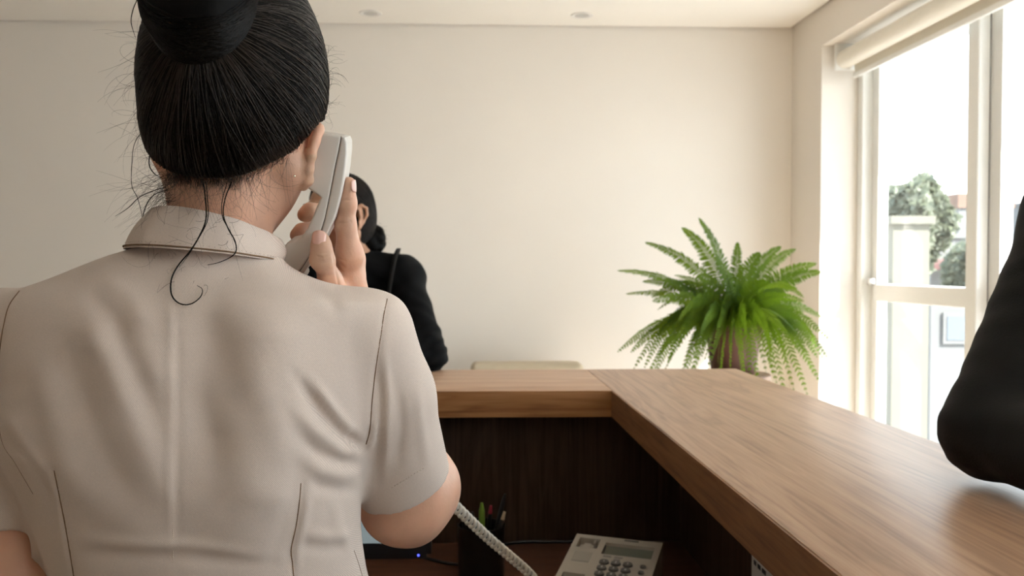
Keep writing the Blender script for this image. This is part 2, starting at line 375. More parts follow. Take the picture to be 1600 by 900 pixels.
    def mesh(s, lo, hi, h):
        xs, ys, zs = [np.arange(lo[i], hi[i] + h, h) for i in range(3)]
        d = s.grid(xs, ys, zs); ins = d < 0
        nx, ny, nz = d.shape
        cnt = np.zeros((nx - 1, ny - 1, nz - 1), np.uint8)
        offs = [(i, j, k) for i in (0, 1) for j in (0, 1) for k in (0, 1)]
        for i, j, k in offs: cnt += ins[i:nx - 1 + i, j:ny - 1 + j, k:nz - 1 + k]
        act = (cnt > 0) & (cnt < 8); ci, cj, ck = np.nonzero(act)
        vid = np.full(act.shape, -1, np.int32); vid[ci, cj, ck] = np.arange(len(ci))
        val = {o: d[ci + o[0], cj + o[1], ck + o[2]] for o in offs}
        acc = np.zeros((len(ci), 3)); num = np.zeros(len(ci))
        for a in offs:
            for ax in range(3):
                if a[ax]: continue
                b = list(a); b[ax] = 1; b = tuple(b); va, vb = val[a], val[b]; x = (va < 0) != (vb < 0)
                t = np.where(x, va / np.where(x, va - vb, 1), 0)
                q = np.stack([np.full(len(ci), float(a[m])) for m in range(3)], 1); q[:, ax] = t
                acc += q * x[:, None]; num += x
        v = np.stack([xs[ci], ys[cj], zs[ck]], 1) + acc / num[:, None] * h
        F = []
        for ax in range(3):
            o1, o2 = [(1, 2), (2, 0), (0, 1)][ax]
            sl0 = [slice(None)] * 3; sl1 = [slice(None)] * 3; sl0[ax] = slice(0, -1); sl1[ax] = slice(1, None)
            a_, b_ = ins[tuple(sl0)], ins[tuple(sl1)]; e = np.stack(np.nonzero(a_ != b_), 1)
            lim = np.array(vid.shape); ok = (e[:, o1] > 0) & (e[:, o2] > 0) & (e[:, o1] < lim[o1]) & (e[:, o2] < lim[o2]); e = e[ok]
            fl = a_[tuple(e.T)]
            c = []
            for du, dv in ((-1, -1), (0, -1), (0, 0), (-1, 0)):
                g = e.copy(); g[:, o1] += du; g[:, o2] += dv; c.append(vid[tuple(g.T)])
            c = np.stack(c, 1); c = np.where(fl[:, None], c, c[:, ::-1]); F.append(c[(c >= 0).all(1)])
        return v, np.concatenate(F)
def smooth_mesh(v, f, it=1, lam=0.5):
    for _ in range(it):
        s = np.zeros_like(v); c = np.zeros(len(v))
        for i in range(4):
            a, b = f[:, i], f[:, (i + 1) % 4]
            for k in range(3): s[:, k] += np.bincount(a, v[b, k], len(v)) + np.bincount(b, v[a, k], len(v))
            c += np.bincount(a, minlength=len(v)) + np.bincount(b, minlength=len(v))
        v = v + lam * (s / np.maximum(c, 1)[:, None] - v)
    return v
def vnormals(v, f):
    n = np.cross(v[f[:, 2]] - v[f[:, 0]], v[f[:, 3]] - v[f[:, 1]]); s = np.zeros_like(v)
    for i in range(4):
        for k in range(3): s[:, k] += np.bincount(f[:, i], n[:, k], len(v))
    return s / (np.linalg.norm(s, axis=1, keepdims=True) + 1e-12)
def multi_mesh(field, lo, hi, h, patches):
    """coarse surface everywhere, finer inside the patch boxes [(lo,hi,h)]"""
    v, f = field.mesh(lo, hi, h); v = smooth_mesh(v, f, 1)
    for pl, ph, hh in patches:
        pl, ph = np.array(pl), np.array(ph); inn = np.all((v > pl + h * 0.5) & (v < ph - h * 0.5), axis=1); f = f[~inn[f].all(1)]
    for pl, ph, hh in patches:
        pv, pf = field.mesh(pl, ph, hh); pv = smooth_mesh(pv, pf, 1, 0.4); f = np.vstack([f, pf + len(v)]); v = np.vstack([v, pv])
    return v, f
def gauss_path(px, poly, wd):
    """falloff of points px (n,2) from a polyline"""
    best = np.full(len(px), 1e9); poly = np.array(poly, float); L = 0; tot = np.sum(np.linalg.norm(np.diff(poly, axis=0), axis=1)); tt = np.zeros(len(px))
    for a, b in zip(poly[:-1], poly[1:]):
        ab = b - a; ln = np.linalg.norm(ab); t = np.clip(((px - a) @ ab) / (ab @ ab), 0, 1); dd = np.linalg.norm(px - a - t[:, None] * ab, axis=1)
        m = dd < best; best = np.where(m, dd, best); tt = np.where(m, (L + t * ln) / tot, tt); L += ln
    return np.exp(-(best / wd) ** 2), tt

# ------------------------------------------------------------------ the room
XR, XO = 1.72, 2.02          # inner and outer face of the window wall
YB, YR, XL, ZC = 4.5, -4.2, -4.0, 2.60
WY0, WY1, WZ0, WZ1 = -1.55, 4.13, 0.06, 2.42
def struct(o): o['kind'] = 'structure'; return o
struct(box('floor', (XL - .1, YR - .1, -.1), (XO, YB + .1, 0), 'floor_tile'))
bm = bmesh.new(); add_box(bm, (XL + .015, YR + .015, ZC), (XR - .015, YB - .015, ZC + .03))
ceil = struct(bm_link('ceiling', bm, 'ceiling_paint'))
struct(box('ceiling_slab', (XL - .1, YR - .1, ZC + .03), (XO, YB + .1, ZC + .16), 'ceiling_paint'))
struct(box('wall_back', (XL - .1, YB, 0), (XO, YB + .12, ZC + .03), 'wall_paint'))
struct(box('wall_left', (XL - .12, YR, 0), (XL, YB, ZC + .03), 'wall_paint'))
struct(box('wall_rear', (XL - .1, YR - .12, 0), (XO, YR, ZC + .03), 'wall_paint'))
bm = bmesh.new()
add_box(bm, (XR, WY1, 0), (XO, YB, ZC + .03)); add_box(bm, (XR, YR, 0), (XO, WY0, ZC + .03))
add_box(bm, (XR, WY0, WZ1), (XO, WY1, ZC + .03)); add_box(bm, (XR, WY0, 0), (XO, WY1, WZ0))
struct(bm_link('wall_right', bm, 'wall_paint'))
struct(box('baseboard_back', (XL, YB - .014, 0), (XR, YB, .09), 'ceiling_paint', bev=.003))
struct(box('baseboard_left', (XL, YR + .014, 0), (XL + .014, YB - .014, .09), 'ceiling_paint', bev=.003))
struct(box('trim_1', (XO, -6.0, 2.50), (2.476, 6.5, 2.66), 'concrete'))       # eave slab above the window, outside

# window: fixed frame, mullions, one sash with two panes per bay
win = struct(empty('window_1', (1.9, WY1, 0)))
FX0, FX1 = 1.895, 2.010
mull = [3.19 - .93 * i for i in range(6)]        # 3.19 ... -1.46
edges = [WY1] + mull
def fbox(name, lo, hi, par): return box(name, lo, hi, 'white_frame', par, bev=.003, seg=1)
fbox('frame_jamb', (FX0, WY1 - .05, WZ0), (FX1, WY1, WZ1), win)
fbox('frame_head', (FX0, WY0, WZ1 - .06), (FX1, WY1 - .05, WZ1), win)
fbox('frame_sill', (FX0, WY0, WZ0), (FX1, WY1 - .05, WZ0 + .06), win)
fbox('frame_jamb', (FX0, WY0, WZ0 + .06), (FX1, WY0 + .055, WZ1 - .06), win)
for i, y in enumerate(mull[:-1]):
    mo = fbox('mullion', (FX0, y - .035, WZ0 + .06), (FX1, y + .035, WZ1 - .06), win)
    box('gasket', (FX0 + .042, y - .0365, WZ0 + .06), (FX0 + .046, y + .0365, WZ1 - .06), 'frame_gasket', mo)
for i in range(len(mull)):
    y1 = (WY1 - .05) if i == 0 else mull[i - 1] - .035
    y0 = mull[i] + .035
    SX0, SX1 = 1.945, 1.99; za, zb = WZ0 + .06, WZ1 - .06
    sw = .062
    bm = bmesh.new()
    add_box(bm, (SX0, y0, za), (SX1, y0 + sw * .35, zb)); add_box(bm, (SX0, y1 - sw, za), (SX1, y1, zb))
    add_box(bm, (SX0, y0 + sw * .35, za), (SX1, y1 - sw, za + sw)); add_box(bm, (SX0, y0 + sw * .35, zb - sw), (SX1, y1 - sw, zb))
    sa = bm_link('sash', bm, 'white_frame', win)
    fbox('transom', (SX0 - .012, y0 + sw * .35, 1.212), (SX1 + .004, y1 - sw, 1.290), win)
    if i == 0:
        la = box('latch', (SX0 - .034, y1 - sw + .005, 1.286), (SX0 - .006, y1 - sw + .035, 1.315), 'steel', win, bev=.004)
    for (a, b) in ((za + sw, 1.212), (1.290, zb - sw)):
        box('pane', (1.966, y0 + sw * .35 - .004, a - .004), (1.971, y1 - sw + .004, b + .004), 'window_glass', win)

# roller blind, wound up under the head of the opening
rb = empty('roller_blind', (1.80, 1.7, 2.30), 'rolled up cream roller blind along the top of the window', 'blind')
cyl('fabric_roll', (1.812, WY0 + .05, 2.345), (1.812, WY1 - .045, 2.345), .042, 'blind_cloth', rb, n=28)
for y in (WY0 + .03, WY1 - .045): box('bracket', (1.765, y, 2.295), (1.86, y + .012, 2.42), 'white_frame', rb, bev=.003)
box('hanging_cloth', (1.851, WY0 + .06, 2.275), (1.8525, WY1 - .06, 2.35), 'blind_cloth', rb)
box('bottom_bar', (1.843, WY0 + .06, 2.255), (1.861, WY1 - .06, 2.278), 'white_frame', rb, bev=.004)

# recessed ceiling lamps, switched off
for (x, y, lb) in ((-.43, 4.30, 'round recessed ceiling lamp above the two women, farther from the window'), (.60, 4.30, 'round recessed ceiling lamp nearer the window and fern')):
    d = empty('ceiling_downlight', (x, y, ZC), lb, 'ceiling lamp', 'recessed ceiling lamps')
    lathe('trim_ring', [(.036, -.0005), (.045, -.004), (.054, -.003), (.055, 0.0)], (x, y, ZC), 'downlight_white', d)
    lathe('lens', [(.0005, .001), (.036, -.0008)], (x, y, ZC - .001), 'downlight_lens', d)

# ------------------------------------------------------------------ reception counter
ZT, TH = 1.10, .058
CX0, CX1, CY0, CY1 = .335, .735, 1.905, 2.30
ct = empty('reception_counter', (.5, 2.1, 0), 'L-shaped raised reception counter with warm wooden top', 'counter')
box('side_worktop', (CX0, -.90, ZT - TH), (CX1, CY1, ZT), 'counter_wood_y', ct, bev=.0025)
box('back_worktop', (-1.75, CY0, ZT - TH), (CX0 - .0004, CY1 - .0003, ZT - .0002), 'counter_wood_x', ct, bev=.0012)
box('shaded_back_edge', (-1.75, CY0 - .0025, ZT - TH), (CX0 - .0026, CY0 + .001, ZT - .0015), 'shaded_edge_wood_x', ct)  # thin strip added to carry the painted shade of the front edge
box('shaded_side_edge', (CX0 - .0025, -.90, ZT - TH), (CX0 + .001, CY0, ZT - .0015), 'shaded_edge_wood_y', ct)  # thin added strip, inner edge shade painted in its colour
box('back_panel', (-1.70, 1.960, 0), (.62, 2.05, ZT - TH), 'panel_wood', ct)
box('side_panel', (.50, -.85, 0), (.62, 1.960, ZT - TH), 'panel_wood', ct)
dk = empty('desk', (-.4, 1.6, 0), 'dark wooden desk set inside the reception counter', 'desk')
box('desktop', (-1.68, 1.26, .722), (.498, 1.958, .75), 'desk_wood', dk, bev=.002)
for x in (-1.66, .44): box('leg_panel', (x, 1.30, 0), (x + .04, 1.94, .722), 'panel_wood', dk)

# ------------------------------------------------------------------ desk things
mo = empty('monitor', (-.30, 1.5, .75), 'black flat computer monitor standing in front of the woman on the phone', 'monitor')
x0, x1, z0, z1, ym = -.555, -.049, .868, 1.166, 1.50
bm = bmesh.new(); add_box(bm, (x0, ym, z0), (x1, ym + .035, z1))
es = [e for e in bm.edges if abs(e.verts[0].co.y - e.verts[1].co.y) > .02]
bmesh.ops.bevel(bm, geom=es, offset=.008, segments=4, affect='EDGES'); bm_link('casing', bm, 'black_plastic', mo, smooth=True, sharp=30)
box('screen_panel', (x0 + .014, ym - .0012, z0 + .028), (x1 - .014, ym + .002, z1 - .014), 'screen', mo)
lo_ = lathe('power_light', [(.0003, .001), (.0018, .0004), (.0022, -.001)], (0, 0, 0), 'led_blue', mo, n=10)
lo_.data.transform(Matrix.Rotation(math.radians(90), 4, 'X')); lo_.location = Vector((x1 - .022, ym - .0008, z0 + .006)) - mo.location
box('neck', (-.335, ym + .03, .765), (-.265, ym + .055, 1.0), 'black_plastic', mo, bev=.006)
lathe('stand_base', [(.001, .0155), (.09, .014), (.105, .008), (.108, 0.0), (.001, 0.0)], (-.30, 1.55, .75), 'black_plastic', mo)

# pen cup
pc = P(752, 860, 1.74); pc = Vector((pc.x, 1.74, .7505))
cup = empty('pen_cup', pc, 'black desk cup with pens beside the monitor', 'pen cup')
lathe('cup', [(.001, 0), (.043, 0), (.046, .003), (.047, .102), (.0485, .105), (.045, .105), (.044, .004), (.001, .004)], pc, 'mesh_metal', cup)
pens = [('pen', (-.030, .005), (-.045, .012), .150, 'black_plastic', 'steel', 'dark pen with steel tip leaning left in the cup'),
        ('pen', (-.012, -.01), (-.018, -.016), .135, 'pen_blue', 'black_plastic', 'dark blue pen in the middle of the cup'),
        ('highlighter', (.004, .01), (.001, .0), .148, 'pen_green', 'pen_green', 'green marker standing upright in the cup'),
        ('pen', (.010, .012), (.020, .010), .140, 'black_plastic', 'pen_red', 'black pen with a red end in the cup'),
        ('pen', (.014, -.008), (.048, .004), .165, 'black_plastic', 'black_plastic', 'longest black pen leaning right in the cup'),
        ('pencil', (.02, -.014), (.046, -.018), .135, 'black_plastic', 'pen_wood', 'pencil with pale wooden tip leaning right in the cup')]
for nm, a, b, L, m1, m2, lb in pens:
    A = pc + Vector((a[0] * .5, a[1], .006)); B = pc + Vector((b[0], b[1], L))
    e = empty(nm, A, lb, 'pen' if nm != 'pencil' else 'pencil', 'pens in the desk cup'); d = (B - A)
    cyl('barrel', A, A + d * .88, .0042 if nm != 'highlighter' else .006, m1, e, n=12)
    cyl('cap', A + d * .88, B, .0042 if nm != 'highlighter' else .006, m2, e, rb=.0025, n=12)
# black cable along the back of the desk
tag(tube('power_cable', [P(585, 870, 1.80) * 1, (-.10, 1.86, .754), (.02, 1.80, .754), (.10, 1.93, .754), (.22, 1.945, .754), (.42, 1.93, .754)], .0035, 'black_plastic', n=60),
    'black cable lying along the back of the dark desk', 'cable')

# telephone base
PHZ = .7505
ph_o = Vector((.236, 1.745, 0)); ux = Vector((.155, -.065, 0)).normalized(); uy = Vector((-ux.y, ux.x, 0))   # ux to the right, uy to the back
PW, PD, HB, HF = .172, .205, .083, .035
def ph(u, v, h=None, up=0.0):
    """u across from the left edge, v back(0)..front(PD); on the sloping top when h is None"""
    t = v / PD; z = (HB + (HF - HB) * t) if h is None else h
    return ph_o + ux * u - uy * v + Vector((0, 0, PHZ + z + up))
phone = empty('telephone', ph(PW / 2, PD / 2, 0), 'beige desk telephone base with keypad and small display', 'telephone')
def phbox(name, u0, u1, v0, v1, h0, h1, m, par, bev=0.0):
    """slab following the sloping top, between heights h0..h1 above it"""
    bm = bmesh.new(); vs = [bm.verts.new(ph(u, v, None, h)) for h in (h0, h1) for (u, v) in ((u0, v0), (u1, v0), (u1, v1), (u0, v1))]
    for q in ((0, 1, 2, 3), (4, 5, 6, 7), (0, 1, 5, 4), (1, 2, 6, 5), (2, 3, 7, 6), (3, 0, 4, 7)): bm.faces.new([vs[i] for i in q])
    if bev: bmesh.ops.bevel(bm, geom=bm.edges[:], offset=bev, segments=2, affect='EDGES')
    return bm_link(name, bm, m, par, smooth=bool(bev), sharp=30)
# housing: base block plus top frame with a sunken cradle well and a sunken display well
bm = bmesh.new()
vs = [bm.verts.new(p) for p in (ph(0, 0, 0), ph(PW, 0, 0), ph(PW, PD, 0), ph(0, PD, 0), ph(0, 0, None, -.014), ph(PW, 0, None, -.014), ph(PW, PD, None, -.014), ph(0, PD, None, -.014))]
for q in ((0, 1, 2, 3), (4, 5, 6, 7), (0, 1, 5, 4), (1, 2, 6, 5), (2, 3, 7, 6), (3, 0, 4, 7)): bm.faces.new([vs[i] for i in q])
bm_link('housing', bm, 'phone_plastic_shaded', phone)
strips = [(0, PW, 0, .012), (0, .010, .012, PD), (.052, .064, .012, .075), (.010, .052, .046, .056),
          (PW - .012, PW, .012, PD), (.064, PW - .012, .012, .020), (.064, PW - .012, .061, PD), (.052, .064, .075, PD), (.010, .052, .056, .135), (.010, .052, .178, PD)]
bm = bmesh.new()
for (a, b, c, d) in strips:
    vv = [bm.verts.new(ph(u, v, None, h)) for h in (-.0142, 0) for (u, v) in ((a, c), (b, c), (b, d), (a, d))]
    for q in ((0, 1, 2, 3), (4, 5, 6, 7), (0, 1, 5, 4), (1, 2, 6, 5), (2, 3, 7, 6), (3, 0, 4, 7)): bm.faces.new([vv[i] for i in q])
bmesh.ops.remove_doubles(bm, verts=bm.verts[:], dist=1e-5)
bm_link('top_cover', bm, 'phone_plastic_shaded', phone)
cw = phbox('cradle_boss', .020, .040, .022, .044, -.014, -.003, 'phone_plastic_shaded', phone, .003)
phbox('hook_switch', .0425, .0475, .020, .034, -.014, .003, 'phone_grey', phone, .001)
phbox('display', .066, PW - .014, .0205, .0605, -.012, -.006, 'phone_lcd', phone)
phbox('speaker_grille', .014, .048, .062, .096, 0, .0006, 'phone_grey', phone)
for k in range(7): phbox('grille_slat', .015, .047, .0635 + k * .0045, .0655 + k * .0045, .0005, .0012, 'phone_plastic_shaded', phone)
phbox('name_plate', .098, .126, .0035, .0085, 0, .0008, 'phone_key', phone)
for (u, v, wd) in ((.070, .067, .016), (.092, .067, .016), (.092, .0745, .013)): phbox('soft_key', u, u + wd, v, v + .0045, 0, .0016, 'phone_grey', phone, .0006)
digs = '123456789*0#'; FONT_PARTS = []
nrm = (ph(0, PD, None) - ph(0, 0, None)).cross(ux).normalized()
if nrm.z < 0: nrm = -nrm
vb = (ph(0, PD, None) - ph(0, 0, None)).normalized()
RK = Matrix((tuple(ux), tuple(-vb), tuple(nrm))).transposed().to_4x4()
kme = None
for r in range(4):
    for c in range(3):
        cpt = ph(.077 + c * .0225, .0905 + r * .0195)
        if kme is None:
            bm = bmesh.new(); bmesh.ops.create_cone(bm, cap_ends=True, segments=20, radius1=.0098, radius2=.0086, depth=.004, matrix=Matrix.Translation((0, 0, .002)) @ Matrix.Diagonal((1, .8, 1, 1)))
            kme = bpy.data.meshes.new('key'); bm.to_mesh(kme); bm.free(); kme.materials.append(MATS['phone_key'])
        k = bpy.data.objects.new('key', kme); COL.objects.link(k); k.parent = phone; k.matrix_local = Matrix.Translation(cpt - phone.location) @ RK
        fc = bpy.data.curves.new('digit', 'FONT'); fc.body = digs[r * 3 + c]; fc.size = .0085; fc.align_x = 'CENTER'; fc.align_y = 'CENTER'; fc.extrude = .0001; fc.materials.append(MATS['key_print'])
        ft = bpy.data.objects.new('digit_text', fc); dm = bpy.data.meshes.new_from_object(ft); bpy.data.objects.remove(ft); fo = bpy.data.objects.new('digit', dm); COL.objects.link(fo); fo.parent = k; fo.location = (0, 0, .0042)
for r in range(3): 
    k = bpy.data.objects.new('side_key', kme); COL.objects.link(k); k.parent = phone; k.matrix_local = Matrix.Translation(ph(.151, .0915 + r * .0195) - phone.location) @ RK @ Matrix.Diagonal((.6, .6, 1, 1))

# printed list on the inside of the counter's side panel
pp = empty('paper_notice', (.499, 1.36, .60), 'white printed sheet fixed inside the counter below the side worktop', 'paper')
yy0, yy1, za, zb = 1.257, 1.467, .596, .893
box('sheet', (.4975, yy0, za), (.4995, yy1, zb), 'paper', pp)
bm = bmesh.new()
rr = random.Random(3)
for i in range(14):
    z = zb - .018 - i * .019; y = yy1 - .012
    while y > yy0 + .02:
        l = rr.uniform(.008, .024); 
        if rr.random() < .75: add_box(bm, (.4969, y - l, z - .0075), (.4974, y, z))
        y -= l + .007
bm_link('printed_lines', bm, 'ink', pp)['kind'] = 'stuff'

# ------------------------------------------------------------------ chair by the back wall
ch = empty('armchair', (.39, 4.05, 0), 'beige upholstered armchair against the back wall behind the counter', 'chair')
xa, xb_ = P(735, 568, 4.2).x, P(912, 568, 4.2).x; zt = P(800, 566, 4.2).z
def cushion(name, lo, hi, bev, m, par):
    bm = bmesh.new(); add_box(bm, lo, hi); bmesh.ops.subdivide_edges(bm, edges=bm.edges[:], cuts=2, use_grid_fill=True)
    return_bm = bm; o = bm_link(name, bm, m, par, smooth=True)
    md = o.modifiers.new('bevel', 'BEVEL'); md.width = bev; md.segments = 4; md.limit_method = 'ANGLE'
    md = o.modifiers.new('sub', 'SUBSURF'); md.levels = 1; md.render_levels = 1
    return o
cushion('backrest', (xa, 4.16, .42), (xb_, 4.30, zt), .035, 'chair_leather', ch)
cushion('seat', (xa + .06, 3.68, .30), (xb_ - .06, 4.16, .45), .03, 'chair_leather', ch)
for x in (xa, xb_ - .06): cushion('armrest', (x, 3.68, .30), (x + .06, 4.16, .62), .022, 'chair_leather', ch)
for x in (xa + .05, xb_ - .05):
    for y in (3.74, 4.24): cyl('leg', (x, y, 0), (x, y, .32 if y < 4 else .43), .014, 'chair_leg', ch, rb=.022)

# ------------------------------------------------------------------ fern on a stand
FY = 3.55; fc_ = P(1146, 505, FY)
st = empty('plant_stand', (fc_.x, FY, 0), 'tall wooden plant stand under the potted fern', 'plant stand')
ztop = fc_.z - .205
lathe('top_disc', [(.001, -.025), (.145, -.025), (.15, -.02), (.15, -.004), (.146, 0), (.001, 0)], (fc_.x, FY, ztop), 'stand_wood', st)
for k in range(4):
    a = math.radians(45 + 90 * k); cyl('leg', (fc_.x + .16 * math.cos(a), FY + .16 * math.sin(a), 0), (fc_.x + .11 * math.cos(a), FY + .11 * math.sin(a), ztop - .024), .014, 'stand_wood', st, rb=.018, n=14)
fern = empty('potted_fern', (fc_.x, FY, ztop), 'large green fern in a reddish brown pot by the window', 'potted plant')
lathe('pot', [(.001, .001), (.082, .001), (.088, .01), (.112, .17), (.122, .172), (.124, .20), (.118, .205), (.110, .20), (.106, .17), (.10, .165)], (fc_.x, FY, ztop), 'terracotta', fern, n=32)
lathe('soil', [(.001, .178), (.108, .17)], (fc_.x, FY, ztop), 'soil', fern)
def frond(base, ctrl, tip, wmax, n=46, seed=0):
    n = max(22, int(np.linalg.norm(np.array(tip) - np.array(base)) * 1.12 / .0098))
    r = random.Random(seed); base, ctrl, tip = map(np.array, (base, ctrl, tip)); V = []; Fc = []
    t = np.linspace(0, 1, n)[:, None]; p = (1 - t) ** 2 * base + 2 * t * (1 - t) * ctrl + t * t * tip
    tg = np.gradient(p, axis=0); tg /= np.linalg.norm(tg, axis=1, keepdims=True)
    v, q = tubes(p, .0022, 4, np.linspace(1, .25, n)); V += [tuple(x) for x in v]; Fc += [tuple(x) for x in q]
    pl = ctrl - (base + tip) / 2; roll = r.uniform(.35, 1.25); sgn = None
    for i in range(3, n):
        u = i / (n - 1); s = wmax * min(1, (u / .16)) ** .6 * (1 - u) ** .62 + .003
        T = tg[i]; S = np.cross(T, pl + np.array([.05, .02, .25]) * .6); S /= np.linalg.norm(S) + 1e-9; N = np.cross(S, T)
        if sgn is None:
            out = np.array([T[0], T[1], 0]) * .35 + np.array([.25, -.8, .35]); roll = math.atan2(S @ out, N @ out) * .8 + r.uniform(-.4, .4); sgn = 1
        S = S * math.cos(roll) - N * math.sin(roll); S /= np.linalg.norm(S); N = np.cross(S, T)
        step = np.linalg.norm(tip - base) / n * 1.15
        for sd in (-1, 1):
            d = sd * S + T * (.28 + .5 * u) - N * sd * 0 + np.array([0, 0, -.22]) + np.array([r.gauss(0, .07) for _ in range(3)]); d /= np.linalg.norm(d)
            wv = np.cross(d, N); wv /= np.linalg.norm(wv) + 1e-9; wd = .0046 * (.8 + .4 * (1 - u)); L = s * r.uniform(.88, 1.1)
            b0 = p[i]; k = len(V); dr = np.array([0, 0, -1]) * L * .10
            V += [tuple(b0 + wv * wd * .5), tuple(b0 - wv * wd * .5), tuple(b0 + d * L * .45 - wv * wd + N * .001), tuple(b0 + d * L * .45 + wv * wd + N * .001), tuple(b0 + d * L * .85 - wv * wd * .55 + dr * .6), tuple(b0 + d * L * .85 + wv * wd * .55 + dr * .6), tuple(b0 + d * L + dr)]
            Fc += [(k, k + 1, k + 2, k + 3), (k + 3, k + 2, k + 4, k + 5), (k + 5, k + 4, k + 6)]
    return mk('frond', V, Fc, 'fern_leaf', fern)
crown = np.array([fc_.x, FY, ztop + .19])
tips = [(966, 549, .00, .10), (979, 459, .12, .12), (966, 423, -.05, .12), (1009, 379, .1, .10), (1066, 356, .15, .08), (1092, 341, -.02, .06), (1153, 379, .12, .05), (1187, 395, .02, .06),
        (1220, 386, .1, .07), (1243, 389, .18, .08), (1275, 412, .05, .10), (1283, 425, -.06, .10), (1291, 556, .05, .16), (1281, 597, -.05, .17), (1261, 615, -.12, .18), (1240, 608, -.2, .17),
        (1213, 597, -.26, .17), (1185, 600, -.3, .16), (1140, 570, -.36, .15), (1112, 562, -.34, .15), (1080, 590, -.30, .16), (1044, 566, -.28, .15), (1010, 590, -.22, .17), (991, 575, -.10, .17),
        (1000, 610, .10, .18), (1030, 600, .22, .18), (1120, 640, -.38, .18), (1165, 620, -.37, .17), (1230, 640, -.18, .2), (1272, 585, .16, .17), (1290, 500, .1, .13), (1255, 470, -.25, .13),
        (1020, 470, -.22, .12), (1005, 440, .0, .12), (1165, 520, -.33, .15), (1095, 520, -.34, .14), (1205, 540, -.34, .16), (1060, 500, -.3, .14), (1055, 430, .24, .10), (1245, 450, .2, .1),
        (1120, 400, .2, .06), (1200, 440, -.15, .09), (1090, 430, -.12, .08), (1150, 440, -.18, .08)]
for i, (px, py, dy, lift) in enumerate(tips):
    tp = P(px, py, FY + dy); r = random.Random(100 + i)
    b = crown + np.array([r.uniform(-.03, .03), r.uniform(-.03, .03), 0]); tp = np.array(tp)
    up_ = tp[2] > b[2] + .08; mid = b + (tp - b) * (.42 if up_ else .45); mid[2] = (b[2] * .35 + tp[2] * .65 + lift * .75) if up_ else max(b[2], tp[2]) + lift * 1.25
    frond(b, mid, tp, r.uniform(.052, .068), 36, i)
for i in range(26):
    r = random.Random(700 + i); px = 992 + 290 * i / 25 + r.uniform(-8, 8); tp = np.array(P(px, r.uniform(535, 612), FY + r.uniform(-.34, .05) * (1 - abs(px - 1140) / 200)))
    b = crown + np.array([r.uniform(-.03, .03), r.uniform(-.03, .03), 0]); mid = b + (tp - b) * r.uniform(.5, .68); mid[2] = b[2] + r.uniform(.12, .20)
    frond(b, mid, tp, r.uniform(.046, .06), 34, 1300 + i)
for i in range(24):
    r = random.Random(500 + i); a = r.uniform(0, 2 * math.pi); L = r.uniform(.22, .40); dz = r.uniform(-.22, .14)
    b = crown + np.array([r.uniform(-.03, .03), r.uniform(-.03, .03), 0]); tp = b + np.array([L * math.cos(a), L * math.sin(a) * .95, dz])
    mid = b + (tp - b) * .45; mid[2] = max(b[2], tp[2]) + .17 - dz * .2
    frond(b, mid, tp, r.uniform(.044, .058), 34, 900 + i)

# ------------------------------------------------------------------ outside
GZ = -3.4
struct(box('ground', (2.02, -40, GZ - .2), (120, 120, GZ), 'concrete'))
def building(name, lo, hi, m, label, wins=(), roof=None):
    b = empty(name, ((lo[0] + hi[0]) / 2, (lo[1] + hi[1]) / 2, GZ), label, 'building')
    box('walls', (lo[0], lo[1], GZ), hi, m, b)
    box('roof_slab', (lo[0] - .06, lo[1] - .06, hi[2]), (hi[0] + .06, hi[1] + .06, hi[2] + (.12 if roof is None else .45)), roof or m, b)
    for (u0, u1, v0, v1, face) in wins:
        if face == 'y': w_ = box('window', (lo[0] + u0, lo[1] - .06, v0), (lo[0] + u1, lo[1] + .02, v1), 'render_white', b); box('glazing', (lo[0] + u0 + .1, lo[1] - .075, v0 + .1), (lo[0] + u1 - .1, lo[1] - .05, v1 - .1), 'window_dark', w_)
        else: w_ = box('window', (lo[0] - .06, lo[1] + u0, v0), (lo[0] + .02, lo[1] + u1, v1), 'render_white', b); box('glazing', (lo[0] - .075, lo[1] + u0 + .1, v0 + .1), (lo[0] - .05, lo[1] + u1 - .1, v1 - .1), 'window_dark', w_)
    return b
def bx(px, Y): return P(px, 417, Y).x
building('neighbour_house', (bx(1395, 13), 13, 0), (bx(1452, 13), 18, P(1420, 350, 13).z), 'render_cream', 'near cream neighbouring house seen through the window')
building('apartment_block', (bx(1448, 38), 38, 0), (bx(1520, 38), 46, P(1480, 318, 38).z), 'render_grey', 'grey flat-roofed apartment block far outside the window',
         [(.5 + 1.5 * i, 1.5 + 1.5 * i, z, z + 1.2, 'y') for i in range(1) for z in (-2.5, .2)])
building('tiled_house', (bx(1497, 27), 27, 0), (bx(1580, 27), 33, P(1500, 325, 27).z), 'render_white', 'white house with a terracotta roof far outside the window',
         [(.6 + 1.3 * i, 1.4 + 1.3 * i, -.6, .6, 'y') for i in range(1)], 'roof_tile')
building('low_house', (bx(1455, 22), 22, 0), (bx(1512, 22), 25, P(1480, 372, 22).z), 'render_white', 'low pale house in front of the grey apartment block', [(.3, 1.0, -.6, .2, 'y')])
building('far_block', (bx(1600, 40), 38, 0), (bx(1760, 40), 48, P(1600, 320, 40).z), 'render_white', 'pale block farthest right outside the window', [(1 + 2.2 * i, 2.2 + 2.2 * i, z, z + 1.3, 'y') for i in range(2) for z in (-2.5, .2, 2.6)])
aw = P(1480, 412, 21.5); tag(box('awning', (aw.x - .5, 21.2, aw.z - .15), (aw.x + .5, 21.95, aw.z + .12), 'awning_red', bev=.02), 'small red awning on the low pale house', 'awning')
